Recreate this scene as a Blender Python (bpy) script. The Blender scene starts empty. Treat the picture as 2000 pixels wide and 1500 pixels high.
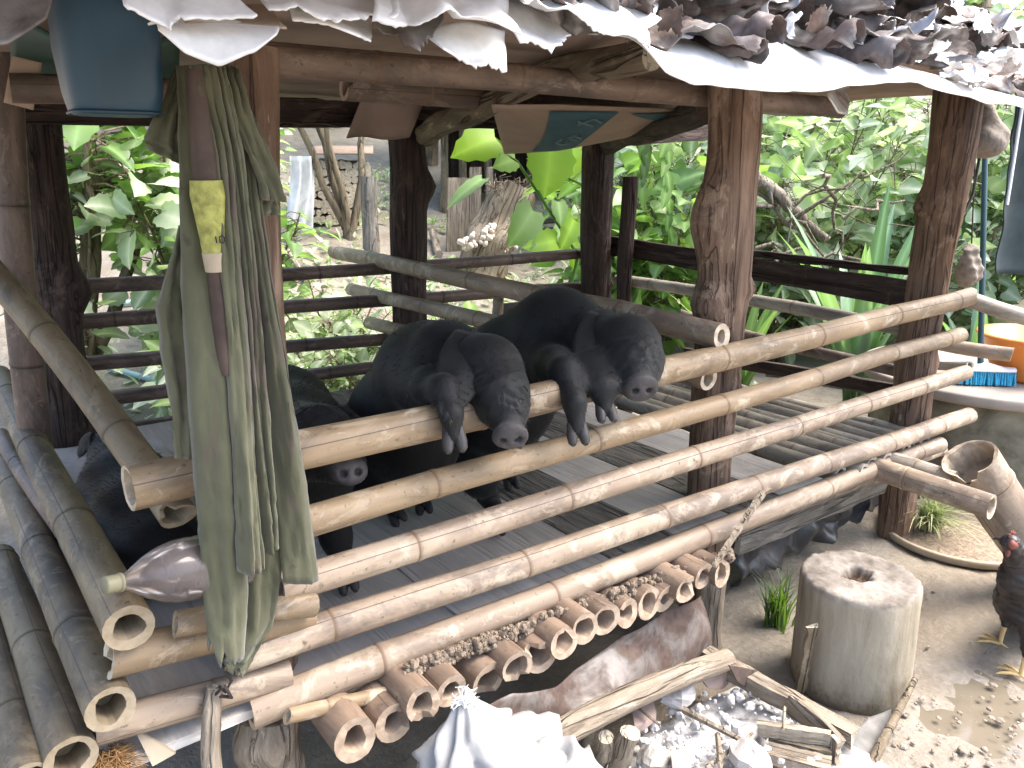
import bpy, math, random
import numpy as np
from mathutils import Vector, Matrix, Quaternion, noise

# ------------------------------------------------------------------ camera, sky, sun, exposure
SC = bpy.context.scene
COL = SC.collection
CAM_H, F_PX, PITCH, HEAD = 1.515, 1556.0, math.radians(15.4), math.radians(53.4)
cam_d = bpy.data.cameras.new('camera'); cam = bpy.data.objects.new('camera', cam_d); COL.objects.link(cam)
cam_d.sensor_width = 36.0; cam_d.lens = 36.0 * F_PX / 2000.0
cam_d.clip_start = 0.02; cam_d.clip_end = 600
cam.location = (0, 0, CAM_H); cam.rotation_euler = (math.pi/2 - PITCH, 0, HEAD - math.pi/2)
SC.camera = cam

SUN_EL, SUN_AZ = math.radians(58), math.radians(-28)      # azimuth counted from +x (along the pen front) towards +y
W = bpy.data.worlds.new('World'); SC.world = W; W.use_nodes = True
wn = W.node_tree; wn.nodes.clear()
sky = wn.nodes.new('ShaderNodeTexSky'); sky.sky_type = 'NISHITA'; sky.sun_disc = False
sky.sun_elevation = SUN_EL; sky.sun_rotation = math.pi/2 - SUN_AZ
sky.air_density = 1.0; sky.dust_density = 4.0; sky.ozone_density = 0.6
bg = wn.nodes.new('ShaderNodeBackground'); bg.inputs[1].default_value = 0.15
wo = wn.nodes.new('ShaderNodeOutputWorld')
wn.links.new(sky.outputs[0], bg.inputs[0]); wn.links.new(bg.outputs[0], wo.inputs[0])
sl = bpy.data.lights.new('sun', 'SUN'); sl.energy = 1.5; sl.angle = math.radians(40); sl.color = (1, .96, .9)
sun = bpy.data.objects.new('sun', sl); COL.objects.link(sun)
sd = Vector((math.cos(SUN_AZ)*math.cos(SUN_EL), math.sin(SUN_AZ)*math.cos(SUN_EL), math.sin(SUN_EL)))
sun.rotation_euler = sd.to_track_quat('Z', 'Y').to_euler(); sun.location = sd * 30
SC.view_settings.view_transform = 'Standard'; SC.view_settings.look = 'None'
SC.view_settings.exposure = 2.25; SC.view_settings.gamma = 1.0

# ------------------------------------------------------------------ pixel of the photo -> point on a known plane
_h = Vector((math.cos(HEAD), math.sin(HEAD), 0)); _r = Vector((math.sin(HEAD), -math.cos(HEAD), 0)); _z = Vector((0, 0, 1))
_fw = _h*math.cos(PITCH) - _z*math.sin(PITCH); _up = _h*math.sin(PITCH) + _z*math.cos(PITCH)
EYE = Vector((0, 0, CAM_H))
def ray(u, v): return _fw + _r*((u-1000)/F_PX) - _up*((v-750)/F_PX)
def ay(u, v, y): d = ray(u, v); return EYE + d*(y/d.y)
def ax(u, v, x): d = ray(u, v); return EYE + d*(x/d.x)
def az(u, v, z): d = ray(u, v); return EYE + d*((z-CAM_H)/d.z)
def terrain(x, y):
    a = max(0.0, y-4.6); b = max(0.0, x-6.2)
    a = a*a/(a+1.2); b = b*b/(b+1.5)
    h = min(3.2, .27*a + .22*b)
    return h + .02*noise.noise(Vector((x*1.3, y*1.3, 0))) + .006*noise.noise(Vector((x*6, y*6, 3)))
def ag(u, v):                                             # pixel -> point on the ground
    d = ray(u, v); t = .6
    while t < 60:
        p = EYE + d*t
        if p.z < terrain(p.x, p.y): break
        t += .03
    return p
def ground_pt(x, y, dz=0.0): return Vector((x, y, terrain(x, y)+dz))

# ------------------------------------------------------------------ node helpers
def nd(nt, typ, ins=None, **at):
    n = nt.nodes.new(typ)
    for k, v in at.items(): setattr(n, k, v)
    for k, v in (ins or {}).items():
        s = n.inputs[k]
        if isinstance(v, bpy.types.NodeSocket): nt.links.new(v, s)
        elif isinstance(v, (tuple, list)) and len(v) == 3 and s.type == 'RGBA': s.default_value = (*v, 1)
        else: s.default_value = v
    return n
def c4(c): return (*c, 1) if len(c) == 3 else c
class M:
    def __init__(s, name, rough=.7, metal=0.0, spec=.3):
        s.m = bpy.data.materials.new(name); s.m.use_nodes = True; s.nt = s.m.node_tree
        s.b = s.nt.nodes['Principled BSDF']; s.out = s.nt.nodes['Material Output']
        s.b.inputs['Roughness'].default_value = rough; s.b.inputs['Metallic'].default_value = metal
        s.b.inputs['Specular IOR Level'].default_value = spec
        s.tc = None
    def coord(s, scale=(1, 1, 1), kind='Object'):
        if s.tc is None: s.tc = nd(s.nt, 'ShaderNodeTexCoord')
        oi = nd(s.nt, 'ShaderNodeObjectInfo')
        add = nd(s.nt, 'ShaderNodeVectorMath', {0: s.tc.outputs[kind]}, operation='ADD')
        mul = nd(s.nt, 'ShaderNodeVectorMath', {0: oi.outputs['Random'], 1: (37, 53, 71)}, operation='MULTIPLY')
        s.nt.links.new(mul.outputs[0], add.inputs[1])
        return nd(s.nt, 'ShaderNodeVectorMath', {0: add.outputs[0], 1: scale}, operation='MULTIPLY').outputs[0]
    def noise(s, vec, scale=5, detail=4, rough=.55, dist=0):
        return nd(s.nt, 'ShaderNodeTexNoise', {'Vector': vec, 'Scale': scale, 'Detail': detail, 'Roughness': rough, 'Distortion': dist}).outputs[0]
    def ramp(s, fac, stops, interp='LINEAR'):
        n = nd(s.nt, 'ShaderNodeValToRGB', {0: fac}); cr = n.color_ramp; cr.interpolation = interp
        while len(cr.elements) < len(stops): cr.elements.new(.5)
        for e, (p, c) in zip(cr.elements, stops):
            e.position = p; e.color = c4(c) if not isinstance(c, (int, float)) else (c, c, c, 1)
        return n.outputs[0]
    def mix(s, fac, a, b, mode='MIX'):
        n = nd(s.nt, 'ShaderNodeMix', data_type='RGBA', blend_type=mode)
        for i, v in ((0, fac), (6, a), (7, b)):
            if isinstance(v, bpy.types.NodeSocket): s.nt.links.new(v, n.inputs[i])
            elif i == 0: n.inputs[0].default_value = v
            else: n.inputs[i].default_value = c4(v)
        return n.outputs[2]
    def math(s, op, a, b=None, clamp=False):
        n = nd(s.nt, 'ShaderNodeMath', operation=op); n.use_clamp = clamp
        for i, v in ((0, a), (1, b)):
            if v is None: continue
            if isinstance(v, bpy.types.NodeSocket): s.nt.links.new(v, n.inputs[i])
            else: n.inputs[i].default_value = v
        return n.outputs[0]
    def attr(s, name): return nd(s.nt, 'ShaderNodeAttribute', attribute_name=name).outputs['Fac']
    def rnd(s): return nd(s.nt, 'ShaderNodeObjectInfo').outputs['Random']
    def color(s, c):
        if isinstance(c, bpy.types.NodeSocket): s.nt.links.new(c, s.b.inputs['Base Color'])
        else: s.b.inputs['Base Color'].default_value = c4(c)
        return s
    def set(s, k, v):
        if isinstance(v, bpy.types.NodeSocket): s.nt.links.new(v, s.b.inputs[k])
        else: s.b.inputs[k].default_value = v
        return s
    def bump(s, h, strength=.3, dist=.01):
        n = nd(s.nt, 'ShaderNodeBump', {'Height': h, 'Strength': strength, 'Distance': dist})
        s.nt.links.new(n.outputs[0], s.b.inputs['Normal']); return s

# ------------------------------------------------------------------ materials
def bamboo_mat(name, lite, mid, dark, white, wamt=.62, gloss=.5, node=(.16, .10, .06)):
    m = M(name, gloss, 0, .35)
    v = m.coord((1, 1, .22)); v1 = m.coord((1, 1, 1)); vl = m.coord((1, 1, .04))
    n1 = m.noise(v, 14, 5, .6, .6); n2 = m.noise(v1, 9, 6, .65, .4); n3 = m.noise(vl, 60, 3, .5)
    col = m.ramp(n1, [(.28, dark), (.45, mid), (.64, lite)])
    col = m.mix(m.ramp(n3, [(.35, 0.0), (.75, .45)]), col, tuple(a*.62 for a in mid))
    col = m.mix(m.ramp(n2, [(wamt-.03, 0.0), (wamt+.05, .85)]), col, white)
    big = m.noise(m.coord((1, 1, .35)), 5.5, 5, .7, .8)
    col = m.mix(m.ramp(big, [(.40, .85), (.52, 0.0)]), col, tuple(a*.62+.02 for a in dark))
    col = m.mix(m.ramp(m.noise(m.coord((1, 1, .5)), 13, 6, .75, 1.2), [(.55, 0.0), (.60, .6)]), col, tuple(a*.5+b*.42 for a, b in zip(white, lite)))
    sp_ = m.noise(v1, 70, 3, .6); col = m.mix(m.ramp(sp_, [(.64, 0.0), (.70, .7)]), col, tuple(a*.45 for a in dark))
    n4 = m.noise(v1, 26, 4, .7); col = m.mix(m.ramp(n4, [(.62, 0.0), (.74, .55)]), col, tuple(a*.35 for a in dark))
    # hand-to-hand difference between canes
    col = m.mix(m.math('MULTIPLY', m.rnd(), .3), col, tuple(a*.75 for a in mid))
    # one long drying crack
    sp = nd(m.nt, 'ShaderNodeSeparateXYZ', {0: m.tc.outputs['Object']})
    ang = m.math('ARCTAN2', sp.outputs[1], sp.outputs[0])
    wob = m.math('MULTIPLY', m.math('SUBTRACT', m.noise(vl, 9, 3), .5), .7)
    off = m.math('SUBTRACT', m.math('MULTIPLY', m.rnd(), 2.2), 2.6)
    cr = m.math('ABSOLUTE', m.math('SUBTRACT', m.math('ADD', ang, wob), off))
    crk = m.math('LESS_THAN', cr, .03)
    gate = m.ramp(m.noise(vl, 14, 2), [(.42, 0.0), (.46, 1.0)])
    crk = m.math('MULTIPLY', crk, m.math('MULTIPLY', gate, .8))
    col = m.mix(crk, col, (.07, .045, .03))
    col = m.mix(m.attr('nd'), col, node)
    cut = m.ramp(m.noise(v1, 40, 3), [(.3, tuple(a*.8 for a in lite)), (.7, tuple(min(1, a*1.15) for a in white))])
    col = m.mix(m.attr('cut'), col, cut)
    m.color(col)
    m.bump(m.math('SUBTRACT', m.math('ADD', n3, m.math('MULTIPLY', n2, .6)), m.math('MULTIPLY', crk, 2.0)), .25, .004)
    return m.m
B_FRONT = bamboo_mat('bamboo_tan', (.40, .30, .19), (.295, .21, .125), (.18, .128, .082), (.53, .455, .345), .60)
B_PINK = bamboo_mat('bamboo_weathered', (.40, .31, .225), (.31, .235, .17), (.19, .14, .105), (.54, .455, .35), .57)
B_GREEN = bamboo_mat('bamboo_mossy', (.28, .22, .135), (.19, .145, .088), (.09, .07, .047), (.31, .255, .18), .62, .6, (.07, .055, .035))
B_DARK = bamboo_mat('bamboo_smoked_shade', (.22, .16, .125), (.125, .085, .066), (.05, .034, .028), (.32, .24, .2), .68, .5, (.03, .02, .015))  # smoked brown, darkened further to paint canes that stand in shade
B_BEAM = bamboo_mat('bamboo_roof', (.27, .20, .15), (.19, .135, .10), (.10, .07, .053), (.36, .28, .225), .66, .55)
B_GREY = bamboo_mat('bamboo_grey', (.46, .41, .33), (.35, .31, .25), (.19, .16, .13), (.50, .45, .38), .62)
B_JOIST = bamboo_mat('bamboo_muddy', (.33, .24, .17), (.25, .175, .125), (.155, .105, .075), (.40, .315, .235), .66, .65)

def wood_mat(name, lite, mid, dark, chip, scale=1.0, bumps=.6, rough=.75, crack=.7):
    m = M(name, rough, 0, .25)
    v = m.coord((1, 1, .13)); v1 = m.coord()
    g = m.noise(v, 30*scale, 6, .6, .8); n = m.noise(v1, 5*scale, 5, .6)
    col = m.ramp(g, [(.28, dark), (.5, mid), (.72, lite)])
    col = m.mix(m.ramp(n, [(.35, 0.0), (.7, .6)]), col, tuple(a*.55 for a in mid))
    ch = m.noise(m.coord((1, 1, .2)), 24*scale, 5, .7)
    col = m.mix(m.ramp(ch, [(.655, 0.0), (.70, .9)]), col, chip)
    ck = m.noise(m.coord((1, 1, .045)), 20*scale, 3, .5, .3); ckm = m.ramp(ck, [(.475, 0.0), (.495, 1.0), (.505, 1.0), (.525, 0.0)])
    col = m.mix(m.math('MULTIPLY', ckm, crack), col, tuple(a*.4 for a in dark))
    blot = m.noise(m.coord((1, 1, .4)), 8*scale, 6, .75, 1.0); col = m.mix(m.ramp(blot, [(.54, 0.0), (.60, .5)]), col, tuple(.5*a+.5*b for a, b in zip(lite, chip)))
    col = m.mix(m.attr('cut'), col, chip)
    m.color(col); m.bump(m.math('SUBTRACT', m.math('ADD', m.math('MULTIPLY', g, 1.4), n), m.math('MULTIPLY', ckm, .8)), min(1, bumps*1.4), .016)
    return m.m
WOOD_RED = wood_mat('timber_redbrown', (.32, .21, .145), (.205, .132, .092), (.085, .056, .041), (.44, .33, .245), crack=.5)
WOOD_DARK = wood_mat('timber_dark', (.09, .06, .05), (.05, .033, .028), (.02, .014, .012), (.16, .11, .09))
WOOD_PALE = wood_mat('timber_weathered', (.38, .325, .25), (.275, .225, .17), (.145, .115, .085), (.42, .37, .29), crack=.28)
WOOD_BARK = wood_mat('bark', (.30, .24, .17), (.19, .15, .10), (.09, .07, .05), (.4, .35, .27), .6)
WOOD_GREY = wood_mat('boards_grey', (.30, .27, .23), (.20, .18, .155), (.10, .09, .075), (.38, .35, .3))

def simple(name, c, rough=.6, var=.35, scale=12, metal=0.0, bumps=.15, spec=.3, c2=None):
    m = M(name, rough, metal, spec)
    n = m.noise(m.coord(), scale, 5, .6, .3)
    m.color(m.ramp(n, [(.3, tuple(a*(1-var) for a in c)), (.7, c2 or tuple(min(1, a*(1+var*.5)) for a in c))]))
    m.bump(n, bumps, .01); return m.m

def tin_mat(name, base, rust, amt, rough=.36, metal=.75):
    m = M(name, rough, metal, .5)
    v = m.coord(); n = m.noise(v, 7, 6, .65, .5); n2 = m.noise(v, 40, 4, .6)
    r = m.ramp(n, [(amt-.08, 1.0), (amt+.06, 0.0)])
    col = m.mix(r, m.ramp(n2, [(.3, tuple(a*.8 for a in base)), (.7, base)]), m.ramp(n2, [(.3, tuple(a*.5 for a in rust)), (.7, rust)]))
    m.color(col); m.set('Metallic', m.math('MULTIPLY', m.math('SUBTRACT', 1.0, r), metal))
    m.set('Roughness', m.math('ADD', m.math('MULTIPLY', r, .4), rough))
    m.bump(n2, .12, .004); return m.m
TIN_LIGHT = tin_mat('tin_pale', (.86, .845, .83), (.52, .41, .35), .33, .40, .12)
TIN_MID = tin_mat('tin_rusty', (.50, .48, .46), (.22, .15, .12), .50, .38, .7)
TIN_DARK = tin_mat('tin_sooty', (.235, .225, .22), (.12, .085, .075), .52, .36, .7)
TIN_RED = tin_mat('tin_red_brown', (.19, .17, .155), (.115, .078, .062), .52, .55, .3)

def leaf_mat(name, a, b, c, trans=.45):
    m = M(name, .36, 0, .55)
    r = m.attr('rnd'); n = m.noise(m.coord(), 18, 3)
    col = m.ramp(m.math('ADD', m.math('MULTIPLY', r, .8), m.math('MULTIPLY', n, .2)), [(.1, a), (.5, b), (.9, c)])
    rib = m.attr('rib'); col = m.mix(m.math('MULTIPLY', m.math('POWER', rib, 3.0), .7), col, tuple(min(1, x*1.7+.03) for x in c))
    m.color(col)
    tr = nd(m.nt, 'ShaderNodeBsdfTranslucent', {0: m.mix(.5, col, (.30, .55, .03), 'MIX')})
    mx = nd(m.nt, 'ShaderNodeMixShader', {0: trans, 1: m.b.outputs[0], 2: tr.outputs[0]})
    m.nt.links.new(mx.outputs[0], m.out.inputs[0]); return m.m
LEAF = leaf_mat('leaf_green', (.085, .165, .045), (.15, .26, .08), (.25, .38, .14), .5)
LEAF_PALE = leaf_mat('leaf_pale', (.20, .30, .15), (.37, .46, .29), (.56, .61, .47), .5)  # leaf green paled to mimic overexposed, hazy background light
LEAF_BACKLIT = leaf_mat('leaf_backlit', (.16, .30, .02), (.22, .38, .025), (.28, .45, .04), .6)  # gourd leaf colour brightened to mimic sunlight coming through from behind
LEAF_BLUE = leaf_mat('leaf_bluegreen', (.09, .18, .10), (.15, .27, .15), (.24, .38, .22), .35)
LEAF_DRY = leaf_mat('grass_pale', (.22, .24, .12), (.33, .34, .2), (.48, .46, .3), .35)
LEAF_DARK = leaf_mat('leaf_dark', (.025, .06, .018), (.04, .09, .028), (.07, .13, .04))

def ground_mat():
    m = M('dirt', .85, 0, .3)
    v = m.coord(); big = m.noise(v, .9, 5, .6, .4); mid = m.noise(v, 6, 6, .65, .3); fine = m.noise(v, 45, 5, .7)
    col = m.ramp(mid, [(.25, (.175, .15, .12)), (.5, (.255, .225, .185)), (.75, (.33, .30, .255))])
    col = m.mix(m.ramp(fine, [(.35, .35), (.65, 0.0)]), col, (.09, .075, .055))
    col = m.mix(m.ramp(fine, [(.62, 0.0), (.72, .6)]), col, (.32, .295, .25))
    wet = m.ramp(big, [(.52, 0.0), (.62, 1.0)])
    col = m.mix(m.math('MULTIPLY', wet, .45), col, (.17, .13, .085))
    m.color(col)
    m.set('Roughness', m.math('SUBTRACT', .88, m.math('MULTIPLY', wet, .3)))
    m.bump(m.math('ADD', m.math('MULTIPLY', fine, .6), mid), .7, .02)
    return m.m
DIRT = ground_mat()
MUD = simple('dried_mud', (.27, .21, .155), .9, .5, 60, bumps=.8)
FLOORM = wood_mat('floor_board', (.62, .57, .52), (.55, .505, .455), (.42, .38, .335), (.66, .62, .57), .5, .2, .7, .15)
CARD = simple('cardboard', (.30, .22, .175), .85, .25, 6)
CARD_PALE = simple('cardboard_pale', (.36, .27, .20), .85, .18, 5)
TEAL = simple('teal_print', (.055, .125, .15), .8, .2, 8)
TEAL_PALE = simple('teal_print_pale', (.13, .21, .22), .8, .2, 8)
BLUE = simple('blue_plastic', (.018, .05, .08), .42, .3, 6, spec=.45)
GREEN_TARP = simple('dark_green_tarp', (.02, .055, .04), .7, .4, 6)
ORANGE = simple('orange_plastic', (.78, .27, .06), .4, .15, 5, spec=.4)
WHITEP = simple('white_plastic', (.78, .78, .80), .45, .12, 8)
BRISTLE = simple('blue_bristles', (.04, .32, .52), .6, .4, 90)
POLEM = simple('dark_pole', (.035, .075, .085), .4, .2, 6)
BLACKP = simple('black_plastic_sheet', (.03, .032, .036), .38, .5, 10, bumps=.5, spec=.5)
CONC = simple('mossy_concrete', (.16, .145, .10), .9, .55, 7, bumps=.6, c2=(.27, .25, .19))
CONC_TOP = simple('concrete_top', (.32, .28, .24), .85, .2, 8)
ASH = simple('ash', (.42, .405, .395), .95, .5, 14, bumps=.9, c2=(.62, .61, .60))
STONE = simple('pale_stone', (.40, .375, .36), .9, .25, 12, bumps=.6)
TILE = simple('broken_tile', (.36, .27, .235), .8, .2, 10)
GREYSTONE = simple('grey_stone', (.34, .32, .29), .9, .5, 20, bumps=.7)
PEBBLE = simple('mud_pebbles', (.27, .225, .175), .9, .5, 25, bumps=.7)
BAG = simple('dirty_grey_plastic', (.15, .145, .135), .6, .5, 14)
FUNGUS = simple('fungus', (.62, .53, .45), .8, .2, 30)
FIBRE = simple('coconut_fibre', (.36, .21, .09), .9, .5, 40)
RAG = simple('grey_rag', (.27, .235, .20), .95, .3, 40, bumps=.7)
DARKCLOTH = simple('dark_cloth', (.03, .045, .05), .9, .4, 10)
ROPE = simple('rope', (.06, .05, .045), .9, .3, 50)
TARP_W = simple('white_tarp', (.66, .66, .65), .6, .3, 6, bumps=.4)
FEATHER = simple('black_feathers', (.010, .009, .011), .45, .6, 26, bumps=.5, spec=.5, c2=(.028, .022, .026))
LEGY = simple('yellow_skin', (.62, .44, .20), .6, .2, 30)
COMB = simple('red_comb', (.26, .085, .065), .6, .3, 30)
YELLOWB = simple('yellow_green_mesh', (.36, .36, .10), .75, .45, 70)
LABELP = simple('pale_label', (.40, .33, .24), .8, .15, 20)
INK = simple('dark_ink', (.03, .028, .03), .8, .1, 20)
SHAFT = simple('brown_wrap', (.085, .06, .05), .8, .4, 12)
CAPM = simple('bottle_cap', (.22, .205, .13), .5, .15, 12)
FRINGE = simple('frayed_threads', (.82, .81, .80), .8, .1, 20)
BLUEPIPE = simple('blue_pipe', (.33, .52, .54), .5, .2, 10)

def sack_mat():
    m = M('woven_sack', .55, 0, .4); v = m.coord()
    w = nd(m.nt, 'ShaderNodeTexWave', {'Vector': v, 'Scale': 160, 'Distortion': 1.2}).outputs['Fac']
    n = m.noise(v, 6, 4)
    m.color(m.ramp(n, [(.3, (.23, .225, .22)), (.7, (.33, .33, .325))])); m.bump(m.math('ADD', m.math('MULTIPLY', w, .25), n), .22, .004); return m.m
SACK = sack_mat()
def cloth_mat():
    m = M('olive_cloth', .92, 0, .15); v = m.coord((1, 1, .3)); v1 = m.coord()
    n = m.noise(v, 9, 5, .6, .3); st = m.noise(m.coord((1, 1, .35)), 9, 5, .65, .5); f = m.noise(v1, 120, 2)
    col = m.ramp(n, [(.3, (.064, .065, .038)), (.55, (.105, .105, .064)), (.75, (.15, .148, .096))])
    col = m.mix(m.ramp(st, [(.52, 0.0), (.60, .75)]), col, (.105, .08, .068))
    col = m.mix(m.ramp(m.noise(v1, 16, 4), [(.68, 0.0), (.72, .6)]), col, (.05, .04, .035))
    m.color(col); m.set('Sheen Weight', .25); m.bump(m.math('ADD', m.math('MULTIPLY', f, .3), n), .35, .006); return m.m
CLOTH = cloth_mat()
def pig_mat():
    m = M('black_pig_skin', .62, 0, .28); v = m.coord()
    n = m.noise(v, 16, 4); f = m.noise(m.coord((1, 1, .4)), 240, 3, .7)
    col = m.ramp(n, [(.3, (.0045, .005, .0056)), (.7, (.010, .0108, .012))])
    col = m.mix(m.ramp(m.noise(v, 7, 3), [(.5, 0.0), (.75, .5)]), col, (.014, .011, .0105))
    sn = m.ramp(m.noise(v, 60, 3), [(.3, (.06, .053, .053)), (.7, (.10, .09, .09))])
    col = m.mix(m.attr('snout'), col, sn)
    col = m.mix(m.attr('pit'), col, (.006, .005, .005))
    m.color(col); m.set('Sheen Weight', .06)
    m.bump(m.math('ADD', f, m.math('MULTIPLY', n, .5)), .3, .004); return m.m
PIG = pig_mat()
BRISTLE_BLACK = simple('black_bristle', (.007, .007, .008), .45, .4, 30)
HOOF = simple('hoof_horn', (.05, .045, .044), .5, .35, 30)
EYE_M = simple('eye_wet', (.01, .008, .008), .08, .1, 5, spec=.6)
def clear_mat():
    m = M('dusty_clear_plastic', .1, 0, .6); n = m.noise(m.coord(), 9, 4); m.color((.42, .36, .34))
    tr = nd(m.nt, 'ShaderNodeBsdfTransparent', {0: (.86, .82, .81, 1)}); gl = nd(m.nt, 'ShaderNodeBsdfGlossy', {0: (.9, .9, .9, 1), 1: .16}); fr = nd(m.nt, 'ShaderNodeFresnel', {0: 1.28})
    m1 = nd(m.nt, 'ShaderNodeMixShader', {0: m.ramp(n, [(.35, .10), (.7, .30)]), 1: tr.outputs[0], 2: m.b.outputs[0]})
    m2 = nd(m.nt, 'ShaderNodeMixShader', {0: fr.outputs[0], 1: m1.outputs[0], 2: gl.outputs[0]})
    m.nt.links.new(m2.outputs[0], m.out.inputs[0]); return m.m
CLEAR = clear_mat()
def stump_mat():
    m = M('chopping_block', .85, 0, .2)
    v = m.coord((1, 1, .16)); v1 = m.coord(); g = m.noise(v, 16, 6, .6, .5); n = m.noise(v1, 9, 6, .65)
    side = m.ramp(g, [(.28, (.16, .135, .098)), (.5, (.265, .23, .17)), (.75, (.345, .305, .235))])
    side = m.mix(m.ramp(m.noise(m.coord((1, 1, .04)), 16, 4), [(.64, 0.0), (.68, .8)]), side, (.09, .07, .05))
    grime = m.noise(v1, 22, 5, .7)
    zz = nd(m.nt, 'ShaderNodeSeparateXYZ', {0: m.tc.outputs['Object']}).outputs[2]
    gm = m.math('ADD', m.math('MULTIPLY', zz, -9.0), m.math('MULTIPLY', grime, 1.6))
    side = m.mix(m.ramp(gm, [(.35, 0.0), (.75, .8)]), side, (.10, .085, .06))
    top = m.ramp(n, [(.3, (.085, .072, .06)), (.47, (.18, .16, .137)), (.7, (.33, .30, .265))])
    col = m.mix(m.attr('cut'), side, top); col = m.mix(m.attr('pit'), col, m.ramp(n, [(.3, (.035, .022, .015)), (.7, (.10, .065, .042))]))  # hollow coloured dark brown to paint in the shade of a deep pit
    m.color(col); m.bump(m.math('ADD', g, n), .5, .012); return m.m
STUMP = stump_mat()
PUDDLE = simple('muddy_water', (.17, .145, .108), .10, .15, 5, bumps=.03, spec=.6)

# ------------------------------------------------------------------ mesh building and object bookkeeping
WMX = {}
class MB:
    def __init__(s): s.v = []; s.f = []; s.sm = []; s.at = {}; s.mi = []
    def add(s, vs, fs, smooth=True, mi=0, **at):
        o = len(s.v); s.v.extend([Vector(p) for p in vs])
        s.f.extend([tuple(i+o for i in f) for f in fs]); s.sm.extend([smooth]*len(fs)); s.mi.extend([mi]*len(fs))
        for k, a in at.items():
            arr = s.at.setdefault(k, []); arr.extend([0.0]*(o-len(arr)))
            arr.extend(a if isinstance(a, (list, tuple)) else [a]*len(vs))
        return o
    def box(s, c, sz, rot=None, jit=0.0, rng=random, **at):
        pts = []
        for i in (-1, 1):
            for j in (-1, 1):
                for k in (-1, 1):
                    p = Vector((i*sz[0]/2, j*sz[1]/2, k*sz[2]/2)) + Vector((rng.uniform(-jit, jit), rng.uniform(-jit, jit), rng.uniform(-jit, jit)))
                    pts.append((rot @ p if rot else p) + Vector(c))
        s.add(pts, [(0, 1, 3, 2), (4, 6, 7, 5), (0, 4, 5, 1), (2, 3, 7, 6), (0, 2, 6, 4), (1, 5, 7, 3)], False, **at)
    def sweep(s, pts, rad, seg=8, cap=True, wob=0.0, seed=0, smooth=True, mi=0, cutcap=False, squash=1.0):
        pts = [Vector(p) for p in pts]; n = len(pts); rng = random.Random(seed)
        up = None; vs = []; ph = rng.uniform(0, 99)
        for i, p in enumerate(pts):
            t = (pts[min(i+1, n-1)] - pts[max(i-1, 0)]).normalized()
            if up is None: up = t.orthogonal().normalized()
            up = (up - t*up.dot(t)); up = up.normalized() if up.length > 1e-6 else t.orthogonal().normalized()
            sd_ = t.cross(up)
            r = rad[i] if isinstance(rad, (list, tuple)) else rad
            for k in range(seg):
                a = 2*math.pi*k/seg
                d = up*math.cos(a) + sd_*math.sin(a)*squash
                rr = r*(1 + wob*noise.noise(Vector((d.x*1.5+ph, d.y*1.5, d.z*1.5+(p.length)*4))))
                vs.append(p + d*rr)
        fs = [(i*seg+k, i*seg+(k+1) % seg, (i+1)*seg+(k+1) % seg, (i+1)*seg+k) for i in range(n-1) for k in range(seg)]
        s.add(vs, fs, smooth, mi, cut=[0.0]*len(vs))
        if cap:
            for base, rev in ((0, True), ((n-1)*seg, False)):
                ring = [vs[base+k] for k in range(seg)]
                f = list(range(seg));  f = f[::-1] if rev else f
                s.add(ring, [tuple(f)], False, mi, cut=[1.0 if cutcap else 0.0]*seg)
    def lathe(s, prof, c, axis=Vector((0, 0, 1)), seg=24, smooth=True, mi=0, **at):
        q = Vector((0, 0, 1)).rotation_difference(axis.normalized()); vs = []
        for r, z in prof:
            for k in range(seg):
                a = 2*math.pi*k/seg; vs.append(Vector(c) + q @ Vector((r*math.cos(a), r*math.sin(a), z)))
        fs = [(i*seg+k, i*seg+(k+1) % seg, (i+1)*seg+(k+1) % seg, (i+1)*seg+k) for i in range(len(prof)-1) for k in range(seg)]
        s.add(vs, fs, smooth, mi, **at)
    def grid(s, fn, nu, nv, smooth=True, mi=0):
        vs = [fn(i/(nu-1), j/(nv-1)) for j in range(nv) for i in range(nu)]
        fs = [(j*nu+i, j*nu+i+1, (j+1)*nu+i+1, (j+1)*nu+i) for j in range(nv-1) for i in range(nu-1)]
        s.add(vs, fs, smooth, mi)
    def blob(s, c, r, seed=0, amp=.25, freq=2.0, seg=10, rings=7, smooth=True, **at):
        vs = []; fs = []; off = Vector((seed*3.7, seed*1.3, seed*7.1)); r = Vector(r) if not isinstance(r, (int, float)) else Vector((r, r, r))
        for i in range(rings+1):
            th = math.pi*i/rings
            for k in range(seg):
                a = 2*math.pi*k/seg; d = Vector((math.sin(th)*math.cos(a), math.sin(th)*math.sin(a), math.cos(th)))
                q = 1 + amp*noise.noise(d*freq+off)
                vs.append(Vector(c) + Vector((d.x*r.x, d.y*r.y, d.z*r.z))*q)
        for i in range(rings):
            for k in range(seg): fs.append((i*seg+k, (i+1)*seg+k, (i+1)*seg+(k+1) % seg, i*seg+(k+1) % seg))
        s.add(vs, fs, smooth, **at)
    def mesh(s, name, W):
        me = bpy.data.meshes.new(name); inv = W.inverted()
        me.from_pydata([tuple(inv @ p) for p in s.v], [], s.f)
        me.polygons.foreach_set('use_smooth', s.sm)
        if any(s.mi): me.polygons.foreach_set('material_index', s.mi)
        for k, a in s.at.items():
            a = a + [0.0]*(len(s.v)-len(a)); at = me.attributes.new(k, 'FLOAT', 'POINT'); at.data.foreach_set('value', a)
        me.update(); return me

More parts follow.
